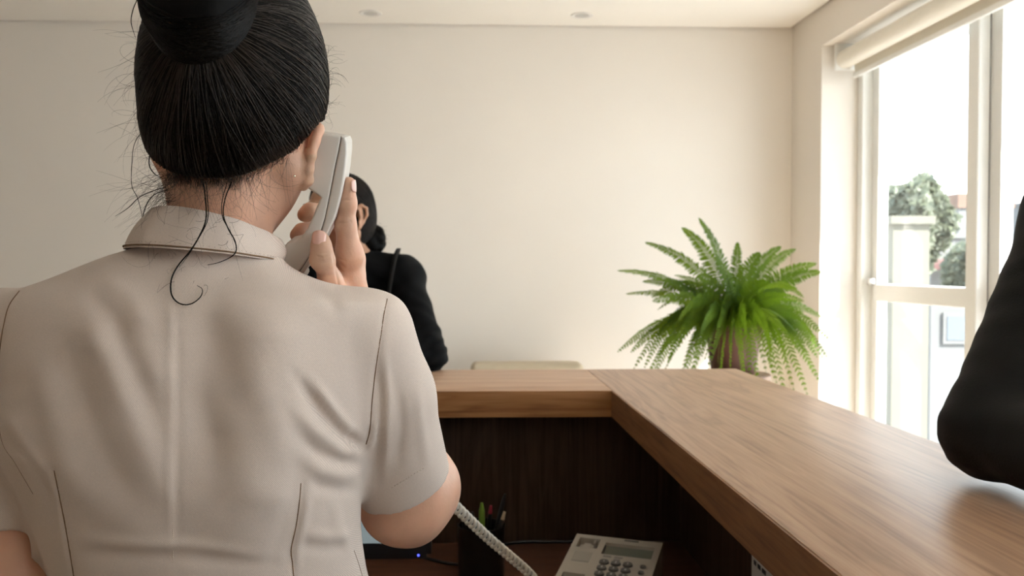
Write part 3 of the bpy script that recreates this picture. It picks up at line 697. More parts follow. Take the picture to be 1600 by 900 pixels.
def tree(px, Y, ztop_, rad, label):
    c = P(px, 417, Y); t = empty('tree', (c.x, Y, GZ), label, 'tree')
    cyl('trunk', (c.x, Y, GZ), (c.x, Y, ztop_ - rad), .22, 'tree_bark', t, rb=.1, n=10)
    n = 5000; q = RNG.normal(size=(n, 3)); q /= np.linalg.norm(q, axis=1, keepdims=True); q *= (RNG.uniform(.25, 1, n) ** .4)[:, None] * rad * (1 + .25 * np.sin(q[:, :1] * 5) * np.cos(q[:, 1:2] * 4)); q[:, 2] *= 1.15
    ctr = q + np.array([c.x, Y, ztop_ - rad]); a = RNG.normal(size=(n, 3)); a /= np.linalg.norm(a, axis=1, keepdims=True); b_ = np.cross(a, RNG.normal(size=(n, 3))); b_ /= np.linalg.norm(b_, axis=1, keepdims=True)
    s = .16; v = np.stack([ctr - a * s, ctr + b_ * s * .5, ctr + a * s, ctr - b_ * s * .5], 1).reshape(-1, 3)
    lf = mk('foliage', v, np.arange(n * 4).reshape(n, 4), 'tree_leaf', t, smooth=False); lf['kind'] = 'stuff'
tree(1424, 19.8, P(1424, 292, 19.8).z, .85, 'pale green tree rising behind the cream house')
tree(1526, 17, P(1526, 385, 17).z, .5, 'small green tree beside the low pale house')

# ------------------------------------------------------------------ people
def A3(v): return np.array(tuple(v), float)
def frame_from(fwd, up):
    f = Vector(fwd).normalized(); r = f.cross(Vector(up)).normalized(); u = r.cross(f)
    return np.array([tuple(r), tuple(f), tuple(u)]).T            # columns right, forward, up
def add_head(F, c, R, s=1.0, ears=(True, True)):
    """skull and face about centre c; local axes right, forward, up; chin at -.115, crown +.115"""
    c = np.array(c, float); L = lambda x, y, z: c + R @ (np.array([x, y, z]) * s)
    F.ell(L(0, -.012, .026), np.array((.073, .094, .086)) * s, R, .01)
    F.ell(L(0, .034, -.040), np.array((.056, .058, .070)) * s, R, .03)
    F.ell(L(0, .066, -.096), np.array((.024, .020, .018)) * s, R, .025)
    for sd in (-1, 1):
        F.cone(L(sd * .052, -.006, -.050), L(sd * .020, .066, -.092), .016 * s, .016 * s, .03)       # jaw line
        F.ell(L(sd * .040, .062, -.022), np.array((.020, .018, .018)) * s, R, .025)                  # cheek
        F.cone(L(sd * .014, .088, .030), L(sd * .046, .074, .030), .008 * s, .007 * s, .016)          # brow
        F.ell(L(sd * .031, .094, .010), np.array((.015, .012, .010)) * s, R, .010, 's')               # socket
        F.ell(L(sd * .031, .079, .010), np.array((.0135, .0122, .0105)) * s, R, .004)
        F.ell(L(sd * .031, .096, .0095), np.array((.0125, .010, .0046)) * s, R, .002, 's')                  # lids
    F.cone(L(0, .090, .014), L(0, .112, -.020), .007 * s, .0095 * s, .012)
    for sd in (-1, 1): F.ell(L(sd * .010, .100, -.025), np.array((.008, .010, .0075)) * s, R, .008)
    F.ell(L(0, .090, -.050), np.array((.022, .008, .005)) * s, R, .006); F.ell(L(0, .089, -.060), np.array((.019, .009, .006)) * s, R, .006)
    F.ell(L(0, .103, -.0548), np.array((.022, .010, .0018)) * s, R, .003, 's')
    for sd, on in zip((-1, 1), ears):
        if not on: continue
        Q = frame_from(R @ np.array((sd * .42, .9, 0)), R @ np.array((0, -.15, 1)))
        F.ell(L(sd * .079, -.012, -.006), np.array((.005, .017, .030)) * s, Q, .008)
        pts = [L(sd * .074, .008, .004), L(sd * .080, .004, .020), L(sd * .087, -.010, .027), L(sd * .091, -.024, .018), L(sd * .090, -.026, .000), L(sd * .083, -.018, -.020), L(sd * .077, -.006, -.034), L(sd * .074, .002, -.036)]
        F.chain(pts, [.004 * s, .0042 * s, .0045 * s, .0045 * s, .0042 * s, .004 * s, .0055 * s, .005 * s], .004)
        F.ell(L(sd * .086, .002, -.006), np.array((.006, .008, .011)) * s, Q, .006, 's')
def face_parts(root, c, R, s=1.0):
    c = np.array(c, float); L = lambda x, y, z: c + R @ (np.array([x, y, z]) * s)
    for sd in (-1, 1):
        for nm, p, r, m in (('eye', L(sd * .031, .0785, .010), .0118 * s, 'eye_white'), ('iris', L(sd * .031, .0848, .010), .0060 * s, 'eye_iris')):
            bm = bmesh.new(); bmesh.ops.create_uvsphere(bm, u_segments=16, v_segments=10, radius=r, matrix=Matrix.Translation(Vector(p))); bm_link(nm, bm, m, root, smooth=True)
        v, q = tubes(catmull([L(sd * .013, .096, .027), L(sd * .028, .094, .034), L(sd * .045, .081, .031)], 12), .0032 * s, 6, np.linspace(1, .4, 12)); mk('eyebrow', v, q, 'hair_dark_brown', root)
    v, q = tubes(catmull([L(-.020, .091, -.0555), L(-.006, .0985, -.051), L(0, .099, -.052), L(.006, .0985, -.051), L(.020, .091, -.0555)], 16), .0042 * s, 8, np.sin(np.linspace(.25, 2.9, 16))); mk('lip', v, q, 'lip', root)
    v, q = tubes(catmull([L(-.018, .090, -.0575), L(0, .097, -.0615), L(.018, .090, -.0575)], 16), .0045 * s, 8, np.sin(np.linspace(.25, 2.9, 16))); mk('lip', v, q, 'lip', root)
def nail(parent, c, n, d, w_, l):
    """fingernail plate: centre, outward normal, direction to the tip"""
    c = np.array(tuple(c)); n = np.array(tuple(n)); n = n / np.linalg.norm(n); d = np.array(tuple(d)); d = d - n * (d @ n); d /= np.linalg.norm(d); s = np.cross(d, n)
    V = []; Fc = []; M = 9; K = 8
    for i in range(M):
        u = i / (M - 1) * 2 - 1
        for j in range(K):
            t = j / (K - 1) * 2 - 1
            ww = w_ * (1 - .10 * abs(u) ** 6 - (.30 if u < 0 else .16) * abs(u) ** 5)
            V.append(c + d * l * u * (1 - .12 * t * t) + s * ww * t - n * (.38 * ww * t * t + .04 * l * u * u))
    for i in range(M - 1):
        for j in range(K - 1): Fc.append((i * K + j, i * K + j + 1, (i + 1) * K + j + 1, (i + 1) * K + j))
    o = mk('fingernail', V, Fc, 'nail', parent); md = o.modifiers.new('thick', 'SOLIDIFY'); md.thickness = .0007; md.offset = 0
    return o
def loose_hand(F, wrist, d, pn, side, s=1.0, curl=.35):
    """relaxed hand: wrist, direction to the fingers, palm normal, side=+1 puts the thumb along d x pn"""
    w_ = np.array(tuple(wrist)); d = np.array(tuple(d)); d = d / np.linalg.norm(d); pn = np.array(tuple(pn)); pn = pn - d * (d @ pn); pn /= np.linalg.norm(pn); t = np.cross(d, pn) * side
    F.ell(w_ + d * .045 * s, np.array((.040, .050, .014)) * s, np.stack([t, d, -pn], 1), .015)
    for i, (o, L) in enumerate(((.028, .074), (.009, .082), (-.010, .076), (-.028, .060))):
        b = w_ + d * (.082 - .006 * abs(i - 1)) * s + t * o * s; pts = [b - d * .03 * s, b]; a = 0
        for k, fr in enumerate((.45, .31, .24)):
            a += curl * (1 + .2 * k); pts.append(pts[-1] + (d * math.cos(a) + pn * math.sin(a)) * L * fr * s)
        F.chain(pts, [.0095 * s, .0095 * s, .0088 * s, .0080 * s, .0066 * s], .006)
    b = w_ + d * .022 * s + t * .026 * s + pn * .006 * s
    F.chain([b, b + (d * .6 + t * .75 + pn * .3) * .034 * s, b + (d * .85 + t * .75 + pn * .5) * .060 * s, b + (d * 1.1 + t * .62 + pn * .7) * .078 * s], [.014 * s, .011 * s, .0098 * s, .0078 * s], .01)
def hair_cap_strands(field, centre, target, starts, nstr, nseg, lift=0.0, R=None, jitter=.02, reach=1.0):
    """strands combed over a hair mass: from start directions along great circles towards the target direction"""
    centre = np.array(centre); out = []
    tdir = np.array(target) - centre; tdir /= np.linalg.norm(tdir)
    sd = np.array(starts); sd /= np.linalg.norm(sd, axis=1, keepdims=True)
    u = np.linspace(0, reach, nseg)[None, :, None]
    dot = np.clip(sd @ tdir, -.98, .98); om = np.arccos(dot)[:, None, None]
    D = np.sin((1 - u) * om) / np.sin(om) * sd[:, None, :] + np.sin(u * om) / np.sin(om) * tdir
    perp = np.cross(sd, tdir); perp /= np.linalg.norm(perp, axis=1, keepdims=True) + 1e-9
    bend = RNG.normal(0, jitter, (len(sd), 1, 1)) * np.sin(u * np.pi) + RNG.normal(0, jitter * .35, (len(sd), 1, 1)) * np.sin(u * 2 * np.pi)
    D = D + perp[:, None, :] * bend; D /= np.linalg.norm(D, axis=2, keepdims=True)
    flat = D.reshape(-1, 3); r = np.full(len(flat), .20)
    for _ in range(28):
        dist = field.at(centre + flat * r[:, None]); r = r - np.clip(dist, -.02, .03) * .85
    lf = np.repeat(RNG.uniform(.0000, .0012, len(sd)) + lift, nseg)
    return (centre + flat * (r + lf)[:, None]).reshape(len(sd), nseg, 3)

# ================================================================== woman on the telephone, seen from behind
W1 = empty('person', (P(320, 417, .80).x, .80, 0), 'woman in a beige short-sleeved tunic seen from behind, holding a telephone handset', 'person')
Yb = .80
HC = A3(P(372, 168, .805)); HR = frame_from((-.16, .98, -.06), (.10, .05, 1.0))
SH_R = A3(P(570, 520, .815)); EL_R = A3(P(634, 784, .900)); WR_R = A3(P(541, 486, .878))
SH_L = A3(P(8, 520, .815)); EL_L = A3(P(20, 905, .80)); WR_L = EL_L + np.array([.06, .17, -.19])
B = Field()
add_head(B, HC, HR, 1.0, (False, False))
B.cone(P(338, 425, .812), P(352, 270, .812), .0465, .047, .012)
B.cone(A3(P(352, 300, .81)), HC + HR @ np.array((0, .01, -.03)), .046, .05, .012)
# right ear, helix seen edge-on from behind
def ear_pt(px, py, y): return A3(P(px, py, y))
B.chain([ear_pt(486, 214, .815), ear_pt(495, 199, .806), ear_pt(498, 202, .798), ear_pt(492, 220, .793), ear_pt(486, 242, .791), ear_pt(482, 264, .795), ear_pt(480, 281, .802), ear_pt(474, 290, .808)],
        [.0040, .0048, .0050, .0048, .0046, .0044, .0052, .0050], .004)
B.chain([ear_pt(484, 226, .806), ear_pt(479, 250, .806), ear_pt(476, 272, .808)], [.005, .005, .004], .005)
B.chain([ear_pt(474, 232, .820), ear_pt(470, 258, .820)], [.007, .007], .006)
B.chain([ear_pt(238, 178, .815), ear_pt(227, 182, .806), ear_pt(226, 196, .804), ear_pt(232, 216, .812)], [.004, .005, .0048, .004], .004)
# torso under the tunic, shoulders, hips, legs
B.cone(P(322, 440, .805), P(300, 620, .80), .045, .075, .01); B.cone(P(300, 620, .80), P(315, 880, .80), .075, .075, .01)
B.cone(P(450, 540, .80), P(150, 540, .80), .062, .062, .02); B.cone(P(430, 700, .80), P(180, 700, .80), .075, .075, .02); B.cone(SH_R, P(470, 540, .80), .036, .05, .01); B.cone(SH_L, P(130, 540, .80), .036, .05, .01)
hipL, hipR = np.array([-.335, .80, .86]), np.array([-.16, .80, .86])
B.cone(P(315, 880, .80), (hipL + hipR) / 2, .08, .10, .02)
for hp in (hipL, hipR):
    kn = hp + np.array([0, .02, -.42]); an = kn + np.array([0, -.03, -.36]); B.cone(hp, kn, .080, .056, .02); B.cone(kn, an, .054, .036, .02); B.cone(an, an + np.array([0, .13, -.045]), .036, .028, .03)
# right arm
B.cone(SH_R, EL_R, .036, .041, .008)
B.cone(EL_R, A3(P(652, 764, .922)), .041, .042, .02)
B.cone(EL_R, A3(P(615, 790, .890)), .036, .028, .02)
fm = A3(P(618, 680, .93))
B.cone(A3(P(652, 758, .93)), fm, .041, .034, .02); B.cone(fm, WR_R, .034, .0245, .01)
# right hand: palm, thumb on the near side of the handset, index along its back, the others round the far side
def Hn(px, py, Y): return P(px, py, Y - .05)
kI, kM, kR_, kP = A3(Hn(546, 398, .892)), A3(Hn(549, 404, .912)), A3(Hn(548, 416, .932)), A3(Hn(544, 432, .950))
B.cone(WR_R, A3(Hn(545, 440, .905)), .024, .0155, .012); B.cone(WR_R, A3(Hn(545, 445, .935)), .022, .014, .014)
for kk, rr in ((kI, .0128), (kM, .0128), (kR_, .012), (kP, .011)): B.cone(A3(Hn(541, 470, .915 + .012)), kk, .0145, rr, .010)
B.chain([kI, A3(Hn(540, 352, .884)), A3(Hn(543, 318, .880)), A3(Hn(545, 287, .876))], [.0125, .0092, .0080, .0064], .006)
B.chain([kM, A3(Hn(541, 352, .938)), A3(Hn(512, 330, .938)), A3(Hn(484, 331, .925)), A3(Hn(475, 336, .922))], [.0120, .0095, .0088, .0078, .0066], .006)
B.chain([kR_, A3(Hn(535, 378, .958)), A3(Hn(502, 355, .952)), A3(Hn(472, 362, .935)), A3(Hn(463, 368, .932))], [.0115, .0092, .0085, .0076, .0064], .006)
B.chain([kP, A3(Hn(525, 404, .972)), A3(Hn(497, 388, .965)), A3(Hn(478, 396, .950))], [.0105, .0082, .0074, .0060], .006)
B.chain([A3(Hn(534, 480, .905)), A3(Hn(516, 438, .872)), A3(Hn(505, 407, .8575)), A3(Hn(502, 386, .8585)), A3(Hn(501, 374, .861))], [.0155, .0105, .0090, .0087, .0077], .006)
B.ell(A3(Hn(503, 406, .8525)), np.array((.0105, .006, .008)), None, .008)
# left arm
B.cone(SH_L, EL_L, .036, .040, .008); B.cone(EL_L, EL_L * .65 + WR_L * .35, .041, .038, .02); B.cone(EL_L * .65 + WR_L * .35, WR_L, .038, .025, .03)
loose_hand(B, WR_L, (.25, .9, -.3), (0, -.3, -1), -1)
lo = np.array([-.60, .60, .0]); hi = np.array([.06, 1.20, 1.70])
v, f = multi_mesh(B, lo, hi, .0055, [((-.30, .66, 1.36), (-.10, .95, 1.66), .0026), ((-.185, .78, 1.325), (-.085, .96, 1.47), .0011), ((-.16, .84, 1.02), (.03, 1.07, 1.21), .003)])
nb = vnormals(v, f); pb = proj(v); hb = (v[:, 1] < .93) & (v[:, 1] > .79) & (pb[:, 0] > 480) & (pb[:, 0] < 575) & (pb[:, 1] > 270) & (pb[:, 1] < 460) & (nb[:, 1] < .2)
cd = np.zeros(len(v))
for poly, wd, amp in (([(495, 400), (505, 403), (516, 399)], 1.6, -.7), ([(497, 405), (506, 408), (515, 405)], 1.5, -.6), ([(498, 396), (512, 395)], 1.4, -.35), ([(526, 349), (536, 348), (548, 346)], 1.6, -.6), ([(528, 353), (540, 353)], 1.4, -.35), ([(534, 313), (549, 311)], 1.5, -.5), ([(520, 398), (524, 420), (530, 452)], 1.8, -.8), ([(524, 408), (537, 417)], 1.8, -.7), ([(526, 416), (536, 425)], 1.6, -.6), ([(524, 402), (540, 408)], 1.5, -.4), ([(542, 338), (548, 341)], 1.3, -.4), ([(542, 342), (548, 345)], 1.3, -.4)):
    g_, t_ = gauss_path(pb[hb], poly, wd); cd[hb] += g_ * amp * .001
v = v + nb * cd[:, None]
body = mk('body', v, f, 'skin', W1)
face_parts(W1, HC, HR)
bbv = BVHTree.FromPolygons([tuple(x) for x in v], [tuple(int(i) for i in q) for q in f])
h_, n_, _, _ = bbv.ray_cast(Vector((0, 0, CAMZ)), (P(498, 372, 1) - Vector((0, 0, CAMZ))).normalized()); nail(W1, h_ + n_ * .0013, (n_.x * .5, n_.y, n_.z * .3 + .1), (0, .1, 1), .0064, .0068)
tp_ = Hn(545, 291, .876); h_, n_, _, _ = bbv.ray_cast(Vector((.1, tp_.y - .002, tp_.z)), Vector((-1, 0, 0))); nail(W1, h_ + n_ * .0006, (1, -.35, .05), (0, 0, 1), .0050, .0060)
bm = bmesh.new(); bmesh.ops.create_uvsphere(bm, u_segments=12, v_segments=8, radius=.0012, matrix=Matrix.Translation(P(460, 275, .785))); ea = bm_link('earring', bm, 'earring', W1, smooth=True)

# ---- tunic
T = Field()
rows = [(386, 222, 418, .046), (392, 196, 430, .050), (400, 172, 438, .054), (412, 142, 446, .060), (425, 108, 466, .066), (440, 70, 502, .073), (452, 34, 548, .080), (463, 12, 590, .086), (475, -2, 603, .090), (500, -10, 602, .096),
        (560, -12, 592, .104), (640, -10, 583, .108), (690, 0, 573, .108), (730, 26, 568, .106), (772, 50, 564, .102), (824, 70, 563, .097), (860, 82, 566, .096), (900, 88, 572, .098), (1000, 66, 598, .108), (1120, 40, 622, .118)]
zz_, cx_, a_, b_ = [], [], [], []
for (y, xl, xr, b0) in rows:
    A_, C_ = P(xl, y, Yb), P(xr, y, Yb); zz_.append(A_.z); cx_.append((A_.x + C_.x) / 2); a_.append((C_.x - A_.x) / 2); b_.append(b0)
sl_top = A3(P(572, 528, .812)); sl_mid = A3(P(600, 620, .832)); sl_hem = A3(P(631, 752, .872))
T.cone(sl_top, sl_mid, .0455, .0465, .016); T.cone(sl_mid, sl_hem + (sl_hem - sl_mid) * .5, .0465, .0475, .014)
ax = (sl_hem - sl_mid); axn = ax / np.linalg.norm(ax)
T.plane(sl_hem + axn * .004, axn + np.array([.18, -.05, .0]), .0035, (-.125, .78, 1.00), (.10, 1.10, 1.19))
sll_top = A3(P(2, 528, .812)); sll_mid = A3(P(-6, 660, .805)); sll_hem = A3(P(-2, 800, .80))
T.cone(sll_top, sll_mid, .0455, .046, .020); T.cone(sll_mid, sll_hem + (sll_hem - sll_mid) * .4, .046, .044, .004)
T.plane(A3(P(0, 806, .80)), (0, 0.1, -1), .0, (-.60, .72, .95), (-.378, .90, 1.22))
T.loft(zz_, cx_, [.80] * len(rows), a_, b_, 2.0, .02)
T.plane((-.25, .8, .86), (0, 0, -1))
tv, tf = T.mesh((-.56, .62, .84), (.05, 1.06, 1.42), .0030); tv = smooth_mesh(tv, tf, 2)
pxy = proj(tv); nn = vnormals(tv, tf); back = np.clip(-nn[:, 1] * 1.6 + .1, 0, 1)
disp = np.zeros(len(tv))
folds = [
    ([(405, 450), (415, 560), (410, 700), (400, 900)], 70, 12.0), ([(330, 480), (325, 600), (325, 760)], 45, -6.0), ([(185, 500), (180, 620), (190, 760)], 60, 4.0),
    # polyline, half width, height (mm), profile along (fade at the far end)
    ([(572, 706), (540, 680), (500, 640), (455, 585)], 9, -6.5), ([(560, 688), (530, 655), (505, 622), (480, 590)], 9, 3.5), ([(570, 716), (530, 704), (490, 672), (445, 625)], 10, 3.6),
    ([(572, 724), (535, 722), (495, 706), (450, 668)], 9, -3.6), ([(570, 738), (535, 742), (500, 735), (470, 715)], 10, 3.0), ([(565, 764), (530, 766), (500, 760), (478, 742)], 10, -2.8),
    ([(566, 700), (556, 690), (548, 675)], 5, -6), ([(562, 700), (545, 697)], 6, 4),
    ([(300, 470), (350, 560), (390, 640), (410, 720)], 30, -2.2), ([(200, 470), (240, 560), (262, 640)], 26, 2.2), ([(120, 480), (175, 560), (215, 650), (250, 760), (262, 800)], 24, 3.2), ([(170, 490), (215, 590), (245, 690)], 20, -3.0),
    ([(95, 540), (140, 640), (180, 740), (215, 800)], 26, -3.0), ([(60, 560), (85, 660), (110, 740), (150, 800)], 22, 2.2), ([(10, 640), (40, 700), (75, 770)], 14, 2.2), ([(25, 690), (48, 720), (90, 800)], 9, -1.8),
    ([(300, 600), (335, 700), (350, 790)], 24, -1.8), ([(380, 560), (420, 650), (440, 740)], 26, 1.6),
    ([(110, 846), (200, 850), (280, 852), (360, 858), (440, 868)], 10, 2.2), ([(120, 864), (220, 868), (300, 868), (420, 880)], 12, -2.0), ([(470, 830), (510, 840), (560, 836)], 10, 1.8), ([(465, 850), (510, 858), (560, 850)], 10, -1.8),
    ([(266, 440), (267, 600), (265, 760), (266, 900)], 5, 1.2), ([(277, 470), (277, 620), (276, 780), (276, 900)], 5, -1.0),
    ([(478, 764), (470, 820), (462, 860), (464, 900)], 8, 1.8), ([(464, 764), (458, 820), (448, 860), (450, 900)], 7, -1.0), ([(80, 735), (92, 790), (100, 830), (110, 900)], 6, 1.4),
    ([(470, 700), (455, 780), (435, 850), (425, 900)], 16, -1.8), ([(520, 780), (530, 830), (560, 880)], 10, 1.6),
    ([(470, 445), (500, 452), (520, 470), (530, 500)], 12, -2.2), ([(484, 436), (505, 440), (520, 450)], 8, 2.0), ([(440, 425), (400, 460), (330, 500)], 26, 1.6),
    ([(160, 430), (200, 460), (240, 520)], 16, 1.5), ([(130, 450), (180, 500), (200, 540)], 14, -1.5),
]
for poly, wd, amp in folds:
    g, t = gauss_path(pxy, poly, wd); disp += g * amp * .001 * np.clip(np.minimum(t * 6, (1 - t) * 3.5), 0.15, 1)
# sleeve folds
sleeve = (tv[:, 0] > P(575, 600, .85).x - .0) & (pxy[:, 0] > 560)
for poly, wd, amp in (([(588, 560), (594, 620), (592, 690), (580, 750)], 6, -2.2), ([(600, 540), (606, 620), (604, 700), (598, 770)], 6, 2.6), ([(622, 600), (628, 670), (620, 740)], 8, -2.2), ([(650, 600), (660, 680), (668, 740)], 9, 1.8), ([(570, 705), (582, 690), (588, 650)], 5, 2.5)):
    g, t = gauss_path(pxy, poly, wd); disp += g * amp * .001 * np.clip(np.minimum(t * 5, (1 - t) * 4), .15, 1)
# seams sink a little
seam_lines = {'armhole_seam': [[(605, 467), (600, 490), (594, 530), (588, 570), (583, 610), (580, 645), (578, 672), (572, 694)], [(30, 455), (14, 478), (6, 508), (1, 540), (-6, 600)]],
              'dart_seam': [[(470, 755), (467, 790), (462, 825), (455, 858), (457, 880), (459, 904)], [(85, 735), (93, 775), (101, 815), (108, 855), (116, 904)]],
              'side_seam': [[(553, 860), (560, 880), (567, 904)]]}
for ls in seam_lines.values():
    for poly in ls: g, t = gauss_path(pxy, poly, 4.0); disp += -g * .0012
disp += .0007 * (np.sin(pxy[:, 0] * .043 + np.sin(pxy[:, 1] * .02) * 2) * np.sin(pxy[:, 1] * .031 + 1) )
tv2 = tv + nn * (disp * back)[:, None]; tv2 = smooth_mesh(tv2, tf, 1, .3)
tunic = mk('tunic', tv2, tf, 'shirt_cloth', W1)
tb = BVHTree.FromPolygons([tuple(x) for x in tv2], [tuple(int(i) for i in q) for q in tf])
def on_tunic(px, py, off=.0):
    d = (P(px, py, 1.0) - Vector((0, 0, CAMZ))).normalized(); h, n, i, t = tb.ray_cast(Vector((0, 0, CAMZ)), d)
    return None if h is None else h - d * off
def seam(name, poly, m, r, n=60, off=-.0002):
    pts = [on_tunic(q[0], q[1], off) for q in catmull([(x, y, 0) for x, y in poly], n)]; pts = [p for p in pts if p is not None]
    if len(pts) > 4: 
        pp = np.array([tuple(p) for p in pts]); 
        for _ in range(2): pp[1:-1] = (pp[:-2] + 2 * pp[1:-1] + pp[2:]) / 4
        return tube(name, pp, r, m, tunic, sides=5, raw=True)
for nm, ls in seam_lines.items():
    for poly in ls: seam(nm, poly, 'shirt_thread', .00062 if nm != 'side_seam' else .0004)
seam('back_seam', [(272, 400), (273, 520), (272, 640), (271, 760), (270, 904)], 'shirt_stitch', .00035, 90, -.0003)
seam('armhole_seam', [(-6, 600), (2, 686), (24, 724), (52, 772)], 'shirt_thread', .0003, 40)
# stitches near the right cuff
k = 0
for (xa_, ya_) in [(612 + i * 4.4, 762 - i * 2.2 - (i * .38) ** 1.2) for i in range(12)]:
    p0, p1 = on_tunic(xa_, ya_, .0002), on_tunic(xa_ + 2.6, ya_ - 1.6, .0002)
    if p0 is not None and p1 is not None: tube('stitch', [p0, p1], .00032, 'shirt_stitch', tunic, n=3, sides=4)

# ---- stand collar
NU, NV = 96, 10; V = []; Fc = []
cb0, ct0 = P(321, 399, .80), P(338, 354, .803)
ab, at_ = (P(438, 400, .80).x - P(204, 400, .80).x) / 2, (P(436, 350, .80).x - P(242, 350, .80).x) / 2
th0, th1 = math.radians(90 + 10), math.radians(360 + 90 - 10)
def colpt(u, vv, off):
    th = th0 + (th1 - th0) * u; c, s = math.cos(th), math.sin(th)
    a = ab + (at_ - ab) * vv + .004 * math.sin(vv * math.pi) - off; cx = cb0.x + (ct0.x - cb0.x) * vv; bb = .069 + (.058 - .069) * vv - off; cy = .800 + .006 * vv
    zb = cb0.z + (-.0055) * c + (-.006 - .010 * max(0, s)) * s; zt = ct0.z + (-.0105) * c + (-.0115 - .012 * max(0, s)) * s
    wv = .0012 * math.sin(th * 5 + 1) * vv + .0008 * math.sin(th * 11)
    return Vector((cx + (a + wv) * c, cy + (bb + wv) * s, zb + (zt - zb) * vv))
ring = [(v_ / (NV - 1), 0) for v_ in range(NV)] + [(1.012, .0012)] + [(1 - v_ / (NV - 1), .0026) for v_ in range(NV)]
for i in range(NU + 1):
    for (vv, off) in ring: V.append(colpt(i / NU, -.06 + vv * 1.06, off))
K = len(ring)
for i in range(NU):
    for j in range(K - 1): Fc.append((i * K + j, (i + 1) * K + j, (i + 1) * K + j + 1, i * K + j + 1))
collar = mk('collar', V, Fc, 'shirt_cloth', W1)
cs = np.array([tuple(colpt(u, .005, -.0008)) for u in np.linspace(.02, .98, 120)])
tube('collar_seam', cs, .0007, 'shirt_thread', collar, sides=5, raw=True)
cs = np.array([tuple(colpt(u, .09, -.0004)) for u in np.linspace(.30, .98, 120)])
for i in range(0, 118, 2): tube('stitch', [cs[i], cs[i] * .45 + cs[i + 1] * .55], .00028, 'shirt_stitch', collar, n=2, sides=4)

# ---- trousers and shoes
Tr = Field(); Tr.cone((-.25, .80, .88), (-.25, .80, .80), .125, .135, .05)
for hp in (hipL, hipR):
    kn = hp + np.array([0, .02, -.42]); an = kn + np.array([0, -.03, -.34]); Tr.cone(hp, kn, .098, .070, .05); Tr.cone(kn, an, .068, .056, .03)
v, f = Tr.mesh((-.48, .62, .02), (-.02, 1.0, 1.0), .008); mk('trousers', smooth_mesh(v, f, 1), f, 'dark_trousers', W1)
for hp in (hipL, hipR):
    an = hp + np.array([0, -.01, -.79]); Sh = Field(); Sh.cone(an + np.array([0, 0, -.03]), an + np.array([0, .15, -.045]), .036, .026, .02); Sh.plane((0, 0, .004), (0, 0, -1))
    v, f = Sh.mesh(an - .08, an + np.array([.08, .25, .08]), .005); mk('shoe', smooth_mesh(v, f, 1), f, 'shoe_leather', W1)

# ---- hair: combed mass, bun, strands, flyaways
H = Field()
hc = A3(P(369, 132, .800)); HS = frame_from((-.12, 1, 0), (.04, 0, 1))
H.ell(hc, (.0805, .103, .098), HS, .01)
H.ell(A3(P(367, 105, .792)), (.0765, .098, .098), HS, .01)
H.ell(A3(P(352, 215, .785)), (.060, .062, .050), HS, .03)
H.ell(A3(P(338, 262, .804)), (.045, .044, .026), HS, .02)
# open towards the face, the nape and round the ears
H.plane(A3(P(360, 291, .735)), (0, .80, -1.0), .006)
H.plane(A3(P(372, 90, .885)), (0, 1.0, -.15), .006)
H.plane(A3(P(489, 205, .77)), (.67, -.12, -.72), .008); H.ell(A3(P(488, 244, .81)), (.020, .034, .032), HS, .006, 's'); H.ell(A3(P(226, 212, .815)), (.012, .03, .030), HS, .008, 's')
hv, hf = H.mesh((-.36, .64, 1.38), (-.10, .94, 1.72), .0028); hv = smooth_mesh(hv, hf, 2)
hair = mk('hair', hv, hf, 'hair_black', W1)
bc = A3(P(317, -2, .720)); bun_t = A3(P(322, 52, .712))
# bun: coiled rope of hair
def coil(c, R, r, turns, tilt, n, ph0=0, dr=0):
    t = np.linspace(0, 1, n); a = ph0 + t * turns * 2 * np.pi; rad = R + dr * t
    p = np.stack([np.cos(a) * rad, np.zeros(n), np.sin(a) * rad], 1); p[:, 1] = -.010 * np.sin(t * np.pi) + .018 * t
    ct_, st_ = math.cos(tilt), math.sin(tilt); Rm = np.array([[1, 0, 0], [0, ct_, -st_], [0, st_, ct_]])
    return c + p @ Rm.T
BN = Field(); BN.ell(bc, (.042, .036, .043), None, .008)
for (R_, r_, tr, tl, p0, dr) in ((.0265, .0185, 1.0, -.55, 1.2, .004), (.014, .017, 1.0, -.45, 3.0, 0)):
    cp = coil(bc + np.array([0, -.012 if R_ < .02 else 0, 0]), R_, r_, tr, tl, 16, p0, dr)
    BN.chain(cp, list(r_ * (.8 + .25 * np.sin(np.linspace(0, 3.1, 16)))), .006)
BN.cone(bun_t, bc, .034, .036, .02)
bv, bf = BN.mesh(bc - .11, bc + .11, .0028); bv = smooth_mesh(bv, bf, 2)
bun = mk('hair_bun', bv, bf, 'hair_black', W1)
# combed strands over the mass, all running to the bun
N = 5200; ph_ = RNG.uniform(-math.pi, math.pi, N); th_ = RNG.uniform(-1.15, .9, N)
st_dirs = np.stack([np.cos(th_) * np.cos(ph_), np.cos(th_) * np.sin(ph_), np.sin(th_)], 1); st_dirs = st_dirs[st_dirs[:, 1] < .45]
S = hair_cap_strands(H, hc, bun_t, st_dirs, len(st_dirs), 16, .0002, jitter=.036, reach=.97)
ok = (np.abs(H.at(S.reshape(-1, 3))).reshape(len(S), -1) < .004).all(1); S = S[ok]
v, q = tubes(S, RNG.uniform(.00022, .00050, len(S)), 3, np.concatenate([np.linspace(.4, 1, 3), np.ones(13)])); so = mk('hair_strands', v, q, 'hair_strand', hair); so['kind'] = 'stuff'
S_ = S[RNG.permutation(len(S))[:420]]; S_ = hc + (S_ - hc) * 1.006; v, q = tubes(S_, RNG.uniform(.0002, .0004, len(S_)), 3); so = mk('sheen_strands', v, q, 'hair_sheen', hair); so['kind'] = 'stuff'
